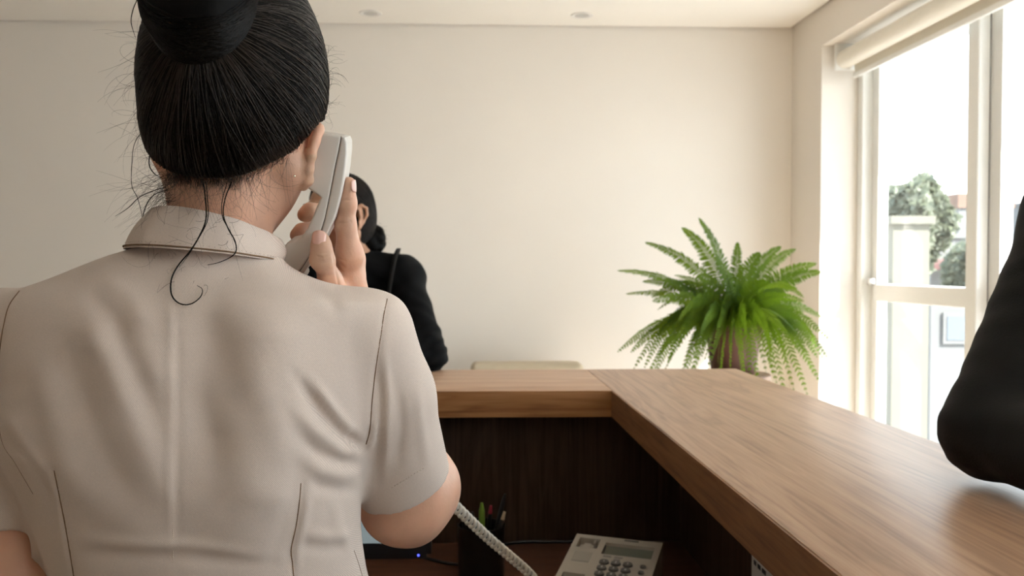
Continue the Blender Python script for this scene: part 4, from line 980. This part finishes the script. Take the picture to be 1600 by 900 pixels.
# loops round the bun
loops = []
for i in range(1100):
    a0 = RNG.uniform(0, 6.28); R_ = RNG.uniform(.036, .052); c_ = coil(bc + RNG.normal(0, .004, 3), R_, 0, RNG.uniform(.3, .6), RNG.uniform(-.8, -.2), 20, a0, RNG.uniform(-.01, .01)); loops.append(c_)
loops = np.array(loops); d = loops - bc; rr_ = np.full(loops.shape[:2], .075); dn = d / np.linalg.norm(d, axis=2, keepdims=True); fl = dn.reshape(-1, 3); r = np.full(len(fl), .09)
for _ in range(24): r -= np.clip(BN.at(bc + fl * r[:, None]), -.02, .03) * .85
loops = (bc + fl * (r + .0004)[:, None]).reshape(loops.shape)
v, q = tubes(loops, RNG.uniform(.00025, .0006, len(loops)), 3); so = mk('hair_strands', v, q, 'hair_strand', bun); so['kind'] = 'stuff'
# named loose locks that fall over the collar
def lock(pts, r, depth=None, parent=hair):
    P3 = []
    for (x, y) in pts:
        h = on_tunic(x, y, .003)
        if h is None or y < 405:
            h = P(x, y, .728 if depth is None else depth)
            if y < 330: h = P(x, y, (.728 if depth is None else depth) + .012)
        P3.append(h)
    p = catmull(P3, 60); v, q = tubes(p, r, 5, np.concatenate([np.ones(40), np.linspace(1, .35, 20)])); return mk('loose_lock', v, q, 'hair_strand', parent)
lock([(318, 285), (321, 310), (322, 342), (312, 368), (298, 391), (279, 414), (268, 436), (268, 460), (280, 474), (298, 475), (313, 464), (316, 452), (308, 446)], .00062)
lock([(322, 285), (325, 320), (324, 345), (310, 373), (296, 396), (280, 418)], .0004)
lock([(362, 284), (352, 310), (349, 335), (357, 358), (367, 376), (369, 392), (360, 402), (342, 410), (324, 414)], .00055)
lock([(355, 285), (347, 315), (348, 340), (360, 362), (368, 382)], .00035)
lock([(225, 200), (210, 225), (206, 255), (206, 290), (215, 310), (222, 340), (220, 370)], .0003, .775)
lock([(236, 230), (233, 255), (240, 270), (255, 280)], .0005, .775)
lock([(262, 292), (240, 298), (218, 308), (200, 325), (180, 338)], .0004, .775)
lock([(262, 296), (240, 305), (228, 322), (222, 345), (219, 372)], .00045, .772)
lock([(215, -2), (208, 15), (205, 35), (212, 60)], .0004, .72)
lock([(505, 120), (520, 115), (535, 118), (545, 130)], .00018, .80)
# frizz: fine curling hairs around the outline and at the nape
FR = []
def frizz(p0, d0, L, curl, n=18):
    p = [np.array(p0, float)]; d = np.array(d0, float); d /= np.linalg.norm(d); w_ = RNG.normal(size=3); w_ /= np.linalg.norm(w_); k = curl * RNG.uniform(.4, 1.6)
    for i in range(n - 1):
        d = d + np.cross(w_, d) * k / n + np.array([0, 0, -.8]) * (1.2 / n); d /= np.linalg.norm(d); p.append(p[-1] + d * L / n)
    return np.array(p)
out_l = [(242, 42), (232, 60), (220, 85), (216, 120), (217, 150), (224, 172), (228, 215), (240, 243), (256, 262)]
for i in range(90):
    t = RNG.uniform(0, len(out_l) - 1.001); k = int(t); x, y = np.array(out_l[k]) * (1 - t + k) + np.array(out_l[k + 1]) * (t - k)
    FR.append(frizz(A3(P(x + 3, y, RNG.uniform(.74, .80))), (-1, RNG.normal(0, .3), RNG.normal(-.3, .7)), RNG.uniform(.012, .055), RNG.uniform(-3, 3)))
for i in range(120):
    x, y = RNG.uniform(255, 275), RNG.uniform(262, 318)
    FR.append(frizz(A3(P(x + 3, y, RNG.uniform(.755, .79))), (-1, RNG.normal(-.1, .3), RNG.normal(-.35, .5)), RNG.uniform(.02, .075), RNG.uniform(-5, 5)))
out_r = [(447, 2), (472, 20), (495, 50), (510, 82), (516, 112), (516, 140), (510, 170), (506, 188)]
for i in range(60):
    t = RNG.uniform(0, len(out_r) - 1.001); k = int(t); x, y = np.array(out_r[k]) * (1 - t + k) + np.array(out_r[k + 1]) * (t - k)
    FR.append(frizz(A3(P(x - 2, y, RNG.uniform(.76, .81))), (.7, RNG.normal(0, .3), RNG.normal(.1, .7)), RNG.uniform(.005, .022), RNG.uniform(-4, 4)))
for i in range(150):
    x = RNG.uniform(268, 455); y = 286 - max(0, (x - 370)) * .55 + RNG.normal(0, 4)
    yy = .745 + max(0, (x - 400)) * .0007
    FR.append(frizz(A3(P(x, y, yy - .002)), (RNG.normal(0, .5), -.35, -1), RNG.uniform(.01, .05), RNG.uniform(-4, 4)))
for i in range(34):
    x, y = RNG.uniform(215, 380), RNG.uniform(345, 450); h = on_tunic(x, y, .002); h = h if h is not None else P(x, y, .73)
    FR.append(frizz(A3(h), (RNG.normal(0, 1), -.05, RNG.normal(-.4, .6)), RNG.uniform(.02, .055), RNG.uniform(-9, 9)))
FR = np.array(FR); v, q = tubes(FR, RNG.uniform(.00008, .00016, len(FR)), 3, np.linspace(1, .4, 18)); so = mk('flyaway_hair', v, q, 'hair_fine', hair); so['kind'] = 'stuff'
# short downy hairs softening the hairline at the nape
DW = []
for i in range(900):
    x = RNG.uniform(262, 470); y = 284 - max(0, (x - 372)) * .60 - max(0, x - 440) * .3 + RNG.normal(0, 7)
    d_ = (P(x, y, 1) - Vector((0, 0, CAMZ))).normalized()
    DW.append((d_, x))
DS = []
for d_, x in DW:
    h, n, i, t = bbv.ray_cast(Vector((0, 0, CAMZ)), d_)
    if h is None or h.y > .88: continue
    up = Vector((RNG.normal(0, .35) + (.25 if x > 400 else 0), -.12, 1)).normalized(); L = RNG.uniform(.006, .016)
    DS.append([tuple(h + n * .0004 + up * L * (k / 5) + n * .0012 * math.sin(k / 5 * 2)) for k in range(6)])
DS = np.array(DS); v, q = tubes(DS, .00013, 3); so = mk('nape_hair', v, q, 'hair_fine', hair); so['kind'] = 'stuff'

# ---- telephone handset
HY0, HK = .800, .024
def hy(py): return HY0 + HK * (py - 208) / 220
hL = (P(480, 420, hy(420)) - P(480, 210, hy(210))).normalized(); hW = Vector((0, -hL.z, hL.y)).normalized()
if hW.y < 0: hW = -hW
HWID = .042
def hpt(px, py, k): return P(px, py, hy(py)) + hW * (HWID * k)
seamL = [(533, 213), (529, 236), (524, 258), (520, 280), (516, 301), (512, 320), (508, 340), (502, 359), (493, 380), (484, 400), (475, 414), (466, 427)]
inner = [(466, 427), (452, 424), (443, 414), (438, 402), (438, 392), (448, 380), (462, 376), (470, 371), (480, 358), (489, 338), (495, 322), (499, 313), (501, 309), (498, 306), (484, 297), (477, 291), (475, 284), (478, 268), (484, 245), (489, 225), (494, 211), (499, 208), (516, 210), (533, 213)]
outer = [(533, 213), (539, 215), (542, 222), (542, 238), (540, 258), (537, 280), (533, 302), (528, 324), (522, 343), (514, 361), (504, 380), (494, 398), (484, 413), (474, 427), (466, 427)]
hs = empty('telephone_handset', P(510, 300, hy(300)), "beige corded telephone handset held to the woman's ear", 'telephone')
def slab(name, poly, m, par, bev):
    bm = bmesh.new(); n = len(poly)
    ra = [bm.verts.new(hpt(x, y, 0)) for x, y in poly]; rb_ = [bm.verts.new(hpt(x, y, 1)) for x, y in poly]
    fa = bm.faces.new(ra); fb = bm.faces.new(rb_[::-1])
    for i in range(n): bm.faces.new((ra[i], rb_[i], rb_[(i + 1) % n], ra[(i + 1) % n]))
    bmesh.ops.recalc_face_normals(bm, faces=bm.faces[:])
    rim = [e for e in bm.edges if (e.verts[0] in ra and e.verts[1] in ra) or (e.verts[0] in rb_ and e.verts[1] in rb_)]
    bmesh.ops.bevel(bm, geom=rim, offset=bev, segments=4, affect='EDGES', profile=.5, clamp_overlap=True)
    bmesh.ops.triangulate(bm, faces=[f_ for f_ in bm.faces if len(f_.verts) > 4])
    return bm_link(name, bm, m, par, smooth=True, sharp=38)
slab('inner_shell', inner + seamL[1:-1], 'phone_plastic', hs, .0022)
slab('outer_shell', outer + seamL[::-1][1:-1], 'phone_plastic', hs, .0030)
tube('shell_seam', [tuple(hpt(x - .2, y, .035)) for x, y in seamL], .0005, 'phone_seam', hs, n=50, sides=5)
tube('shell_seam', [tuple(hpt(x - .2, y, .965)) for x, y in seamL], .0005, 'phone_seam', hs, n=50, sides=5)
ec = (hpt(484, 245, .5)); en = Vector((-1, .1, .1)).normalized()
bm = bmesh.new(); add_cyl(bm, ec + en * .0, ec + en * .0025, .019, .017, 24); bm_link('ear_cap', bm, 'phone_plastic', hs, smooth=True, sharp=40)
cord_s = hpt(462, 425, .5)

# ---- coiled cord from the handset to the telephone
cp = [cord_s + Vector((.006, .0, .010)), cord_s + Vector((-.004, .03, -.05)), Vector((-.16, 1.10, 1.20)), Vector((-.09, 1.15, 1.09)), P(692, 772, 1.20), P(705, 785, 1.22), P(760, 838, 1.31), P(800, 872, 1.37), P(832, 902, 1.42), P(855, 945, 1.48), ph(-.004, .13, .012)]
base_p = catmull(cp, 900); seg = np.linalg.norm(np.diff(base_p, axis=0), axis=1); s_ = np.concatenate([[0], np.cumsum(seg)]); Lc = s_[-1]
pitch = .0132; turns = int(Lc / pitch); n = turns * 12; ss = np.linspace(0, Lc, n)
c3 = np.stack([np.interp(ss, s_, base_p[:, i]) for i in range(3)], 1)
tg = np.gradient(c3, axis=0); tg /= np.linalg.norm(tg, axis=1, keepdims=True); uu = np.cross(tg, np.array([0, 1.0, .2])); uu /= np.linalg.norm(uu, axis=1, keepdims=True); ww = np.cross(tg, uu)
an_ = np.arange(n) * 2 * np.pi / 12; rr_ = .0060 * np.clip(np.minimum(ss / .03, (Lc - ss) / .03), .05, 1)
hel = c3 + rr_[:, None] * (np.cos(an_)[:, None] * uu + np.sin(an_)[:, None] * ww)
v, q = tubes(hel, .0026, 8)
tag(mk('coiled_cord', v, q, 'cord_plastic'), 'beige coiled cord running from the handset to the telephone', 'cord')

# ================================================================== woman in black across the counter
def clothed_person(root, J, head_c, head_R, top_m, top_r, legs=True, sleeves_to=1.0, s=1.0, hands=None, hcut=.012, grid=.006, hgrid=.0034, vneck=None, wrinkle=1.0):
    """J: joints neck, chest, waist, pelvis, shL, elL, wrL, shR, elR, wrR, hipL, knL, anL, ...; builds body, top, trousers, shoes"""
    Bf = Field(); add_head(Bf, head_c, head_R, s)
    Bf.cone(J['neck'], np.array(head_c) + head_R @ np.array((0, -.012, -.055)) * s, .054, .050, .03)
    Bf.cone(J['chest'], J['waist'], .105, .09, .05); Bf.cone(J['waist'], J['pelvis'], .09, .11, .05); Bf.cone(J['shL'], J['shR'], .05, .05, .05); Bf.cone(J['neck'], J['chest'], .06, .09, .05)
    for sd in 'LR':
        Bf.cone(J['sh' + sd], J['el' + sd], .045, .037, .03); Bf.cone(J['el' + sd], J['wr' + sd], .037, .024, .03)
        Bf.cone(J['hip' + sd], J['kn' + sd], .085, .055, .04); Bf.cone(J['kn' + sd], J['an' + sd], .053, .036, .03)
    for (sd, d, pn, side) in hands or (): loose_hand(Bf, J['wr' + sd], d, pn, side, .95)
    pts = np.array([np.array(p) for p in J.values()] + [np.array(head_c)]); lo = pts.min(0) - .17; hi = pts.max(0) + .17; lo[2] = 0
    hc3 = np.array(head_c); pt = [(hc3 - .15, hc3 + .15, hgrid)]
    for (sd, d, pn, side) in hands or (): c_ = np.array(J['wr' + sd]) + np.array(d) * .09; pt.append((c_ - .12, c_ + .12, .003))
    v, f = multi_mesh(Bf, lo, hi, grid + .001, pt); bo = mk('body', v, f, 'skin_deep', root)
    face_parts(root, head_c, head_R, s)
    Tf = Field(); e = top_r
    Tf.cone(J['chest'], J['waist'], .112 + e, .098 + e, .05); Tf.cone(J['waist'], J['pelvis'], .098 + e, .112 + e, .05)
    Tf.cone(J['shL'], J['shR'], .056 + e * .5, .056 + e * .5, .05)
    nk = np.array(J['neck']); Tf.cone(nk + np.array([0, 0, -.02]), J['chest'], .070, .10, .05)
    Tf.cone(J['shL'], nk + np.array([0, 0, -.005]), .045, .055, .04); Tf.cone(J['shR'], nk + np.array([0, 0, -.005]), .045, .055, .04)
    for sd in 'LR':
        Tf.cone(J['sh' + sd], J['el' + sd], .050 + e, .044 + e, .03); Tf.cone(J['el' + sd], J['wr' + sd], .044 + e, .033 + e * .6, .02)
    if vneck is not None:
        for (c_, r_, Rv) in vneck: Tf.ell(c_, r_, Rv, .006, 's')
    v, f = Tf.mesh(lo, hi, grid); v = smooth_mesh(v, f, 1); nn_ = vnormals(v, f)
    w_ = .0022 * np.sin(v[:, 2] * 55 + 3 * np.sin(v[:, 0] * 21) + v[:, 1] * 30) * np.sin(v[:, 0] * 38 + v[:, 1] * 25 + 1) + .0015 * np.sin(v[:, 2] * 110 + v[:, 0] * 70 + 2 * np.sin(v[:, 1] * 40))
    for sd in 'LR':      # bunching at the inside of each elbow
        dd = np.linalg.norm(v - np.array(J['el' + sd]), axis=1); w_ += .004 * np.exp(-(dd / .06) ** 2) * np.sin((v[:, 2] - v[:, 0] * .6) * 210)
    v = v + nn_ * w_[:, None] * wrinkle
    top = mk('top', v, f, top_m, root)
    Lf = Field(); Lf.cone(J['pelvis'], np.array(J['pelvis']) - np.array([0, 0, .05]), .12, .13, .05)
    for sd in 'LR': Lf.cone(J['hip' + sd], J['kn' + sd], .098, .070, .05); Lf.cone(J['kn' + sd], J['an' + sd], .068, .055, .03)
    v, f = Lf.mesh(lo, (hi[0], hi[1], J['pelvis'][2] + .16), .009); mk('trousers', smooth_mesh(v, f, 1), f, 'dark_trousers', root)
    for sd in 'LR':
        an = np.array(J['an' + sd]); fd = np.array(J['foot']); Sh = Field(); Sh.cone(an + np.array([0, 0, -.035]), an + fd * .16 + np.array([0, 0, -.05]), .038, .028, .02); Sh.plane((0, 0, .003), (0, 0, -1))
        v, f = Sh.mesh(an - .24, an + .24, .006); mk('shoe', smooth_mesh(v, f, 1), f, 'shoe_leather', root)
    return bo, top
W2 = empty('person', (-.34, 2.70, 0), 'dark-haired woman in a black top leaning on the far side of the counter', 'person')
h2c = A3(P(528, 338, 2.46)); h2R = frame_from((-.66, -.75, -.06), (0, 0, 1))
J2 = dict(neck=A3(P(548, 418, 2.52)), chest=np.array([-.33, 2.58, 1.22]), waist=np.array([-.34, 2.68, 1.02]), pelvis=np.array([-.34, 2.74, .86]),
          shL=A3(P(629, 434, 2.50)), elL=A3(P(668, 553, 2.30)), wrL=np.array([-.33, 2.15, 1.136]),
          shR=np.array([-.51, 2.50, 1.345]), elR=np.array([-.60, 2.32, 1.16]), wrR=np.array([-.40, 2.13, 1.136]),
          hipL=np.array([-.26, 2.74, .86]), knL=np.array([-.25, 2.70, .46]), anL=np.array([-.25, 2.76, .09]), hipR=np.array([-.42, 2.74, .86]), knR=np.array([-.43, 2.70, .46]), anR=np.array([-.43, 2.76, .09]), foot=np.array([0, -1.0, 0]))
vn = [(np.array([-.345, 2.42, 1.35]), np.array((.05, .10, .10)), None), (A3(P(545, 470, 2.40)), np.array((.030, .10, .075)), None)]
clothed_person(W2, J2, h2c, h2R, 'black_knit', .006, hands=(('L', (-1, -.1, -.05), (0, .0, -1), 1), ('R', (.9, -.35, -.05), (0, 0, -1), -1)), vneck=vn)
H2 = Field(); L2 = lambda x, y, z: h2c + h2R @ np.array([x, y, z])
H2.ell(L2(0, -.016, .030), (.081, .100, .092), h2R, .01); H2.ell(L2(0, -.05, -.02), (.070, .062, .07), h2R, .03)
H2.plane(L2(0, .045, .030), h2R @ np.array((0, 1, -.50)), .006)
for sd in (-1, 1): H2.ell(L2(sd * .083, -.004, -.010), (.016, .030, .038), h2R, .008, 's')
v, f = H2.mesh(h2c - .16, h2c + .16, .0036); hair2 = mk('hair', smooth_mesh(v, f, 1), f, 'hair_dark_brown', W2)
bn2 = L2(-.030, -.104, -.064); BN2 = Field()
for k in range(7):
    a = k * .9; BN2.cone(bn2 + np.array([.016 * math.cos(a), .014 * math.sin(a * 1.3), .02 * math.sin(a)]), bn2 + np.array([.02 * math.cos(a + 1), .014 * math.sin(a + 2), -.018 + .012 * math.sin(a + 1)]), .019, .015, .006)
BN2.cone(L2(0, -.09, -.03), bn2, .03, .02, .02)
v, f = BN2.mesh(bn2 - .09, bn2 + .09, .0036); b2 = mk('hair_bun', smooth_mesh(v, f, 1), f, 'hair_black', W2)
fr2 = [frizz(bn2 + RNG.normal(0, .016, 3), (RNG.normal(.6, .5), RNG.normal(0, .4), RNG.normal(.1, .5)), RNG.uniform(.015, .045), RNG.uniform(-6, 6)) for _ in range(60)]
v, q = tubes(np.array(fr2), .0004, 3, np.linspace(1, .4, 18)); so = mk('flyaway_hair', v, q, 'hair_strand', b2); so['kind'] = 'stuff'
ph2 = RNG.uniform(-math.pi, math.pi, 1500); th2 = RNG.uniform(-.9, 1.2, 1500)
sdirs = (h2R @ np.stack([np.cos(th2) * np.cos(ph2), np.cos(th2) * np.sin(ph2), np.sin(th2)], 0)).T
S2 = hair_cap_strands(H2, L2(0, -.016, .03), bn2, sdirs, len(sdirs), 12, .0002, jitter=.03, reach=.9); ok = (np.abs(H2.at(S2.reshape(-1, 3))).reshape(len(S2), -1) < .004).all(1); S2 = S2[ok]
v, q = tubes(S2, .0005, 3); so = mk('hair_strands', v, q, 'hair_dark_brown', hair2); so['kind'] = 'stuff'
# shoulder bag strap
tps = [P(606, 470, 2.40), P(612, 430, 2.425), P(618, 402, 2.455), P(623, 391, 2.50), P(622, 396, 2.56), P(617, 440, 2.62)]
V = []; Fc = []
sp = catmull(tps, 30)
for i, p in enumerate(sp):
    for dx, dz in ((-.006, 0), (.006, 0), (.006, -.003), (-.006, -.003)): V.append((p[0] + dx, p[1] - .006, p[2] + dz + .004))
for i in range(29):
    for j in range(4): Fc.append((i * 4 + j, i * 4 + (j + 1) % 4, i * 4 + 4 + (j + 1) % 4, i * 4 + 4 + j))
mk('shoulder_strap', V, Fc, 'black_cloth', W2)

# ================================================================== person at the right edge, only a black sleeve in view
W3 = empty('person', (.96, 1.03, 0), 'person at the right edge in a black sleeve, elbow resting on the counter', 'person')
h3c = np.array([.90, .98, 1.60]); h3R = frame_from((-.9, -.2, -.1), (0, 0, 1))
J3 = dict(neck=np.array([.94, 1.0, 1.47]), chest=np.array([.965, 1.01, 1.30]), waist=np.array([.98, 1.02, 1.08]), pelvis=np.array([.99, 1.03, .92]),
          shR=np.array([.832, 1.15, 1.440]), elR=np.array([.662, 1.065, 1.166]), wrR=np.array([.690, .845, 1.142]),
          shL=np.array([.95, .83, 1.40]), elL=np.array([.90, .72, 1.15]), wrL=np.array([.70, .70, 1.135]),
          hipR=np.array([.99, 1.11, .92]), knR=np.array([.97, 1.11, .50]), anR=np.array([1.0, 1.11, .09]), hipL=np.array([.99, .95, .92]), knL=np.array([.97, .95, .50]), anL=np.array([1.0, .95, .09]), foot=np.array([-1.0, 0, 0]))
clothed_person(W3, J3, h3c, h3R, 'black_cloth', .012, hands=(('R', (.05, -1, -.05), (0, 0, -1), -1), ('L', (-1, .1, -.05), (0, 0, -1), 1)), grid=.006, wrinkle=.4)
H3 = Field(); L3 = lambda x, y, z: h3c + h3R @ np.array([x, y, z])
H3.ell(L3(0, -.016, .034), (.082, .102, .092), h3R, .01); H3.ell(L3(0, -.05, -.02), (.072, .062, .06), h3R, .03); H3.plane(L3(0, .045, .030), h3R @ np.array((0, 1, -.50)), .006)
for sd in (-1, 1): H3.ell(L3(sd * .083, -.004, -.010), (.016, .030, .038), h3R, .008, 's')
v, f = H3.mesh(h3c - .16, h3c + .16, .005); mk('hair', smooth_mesh(v, f, 1), f, 'hair_dark_brown', W3)
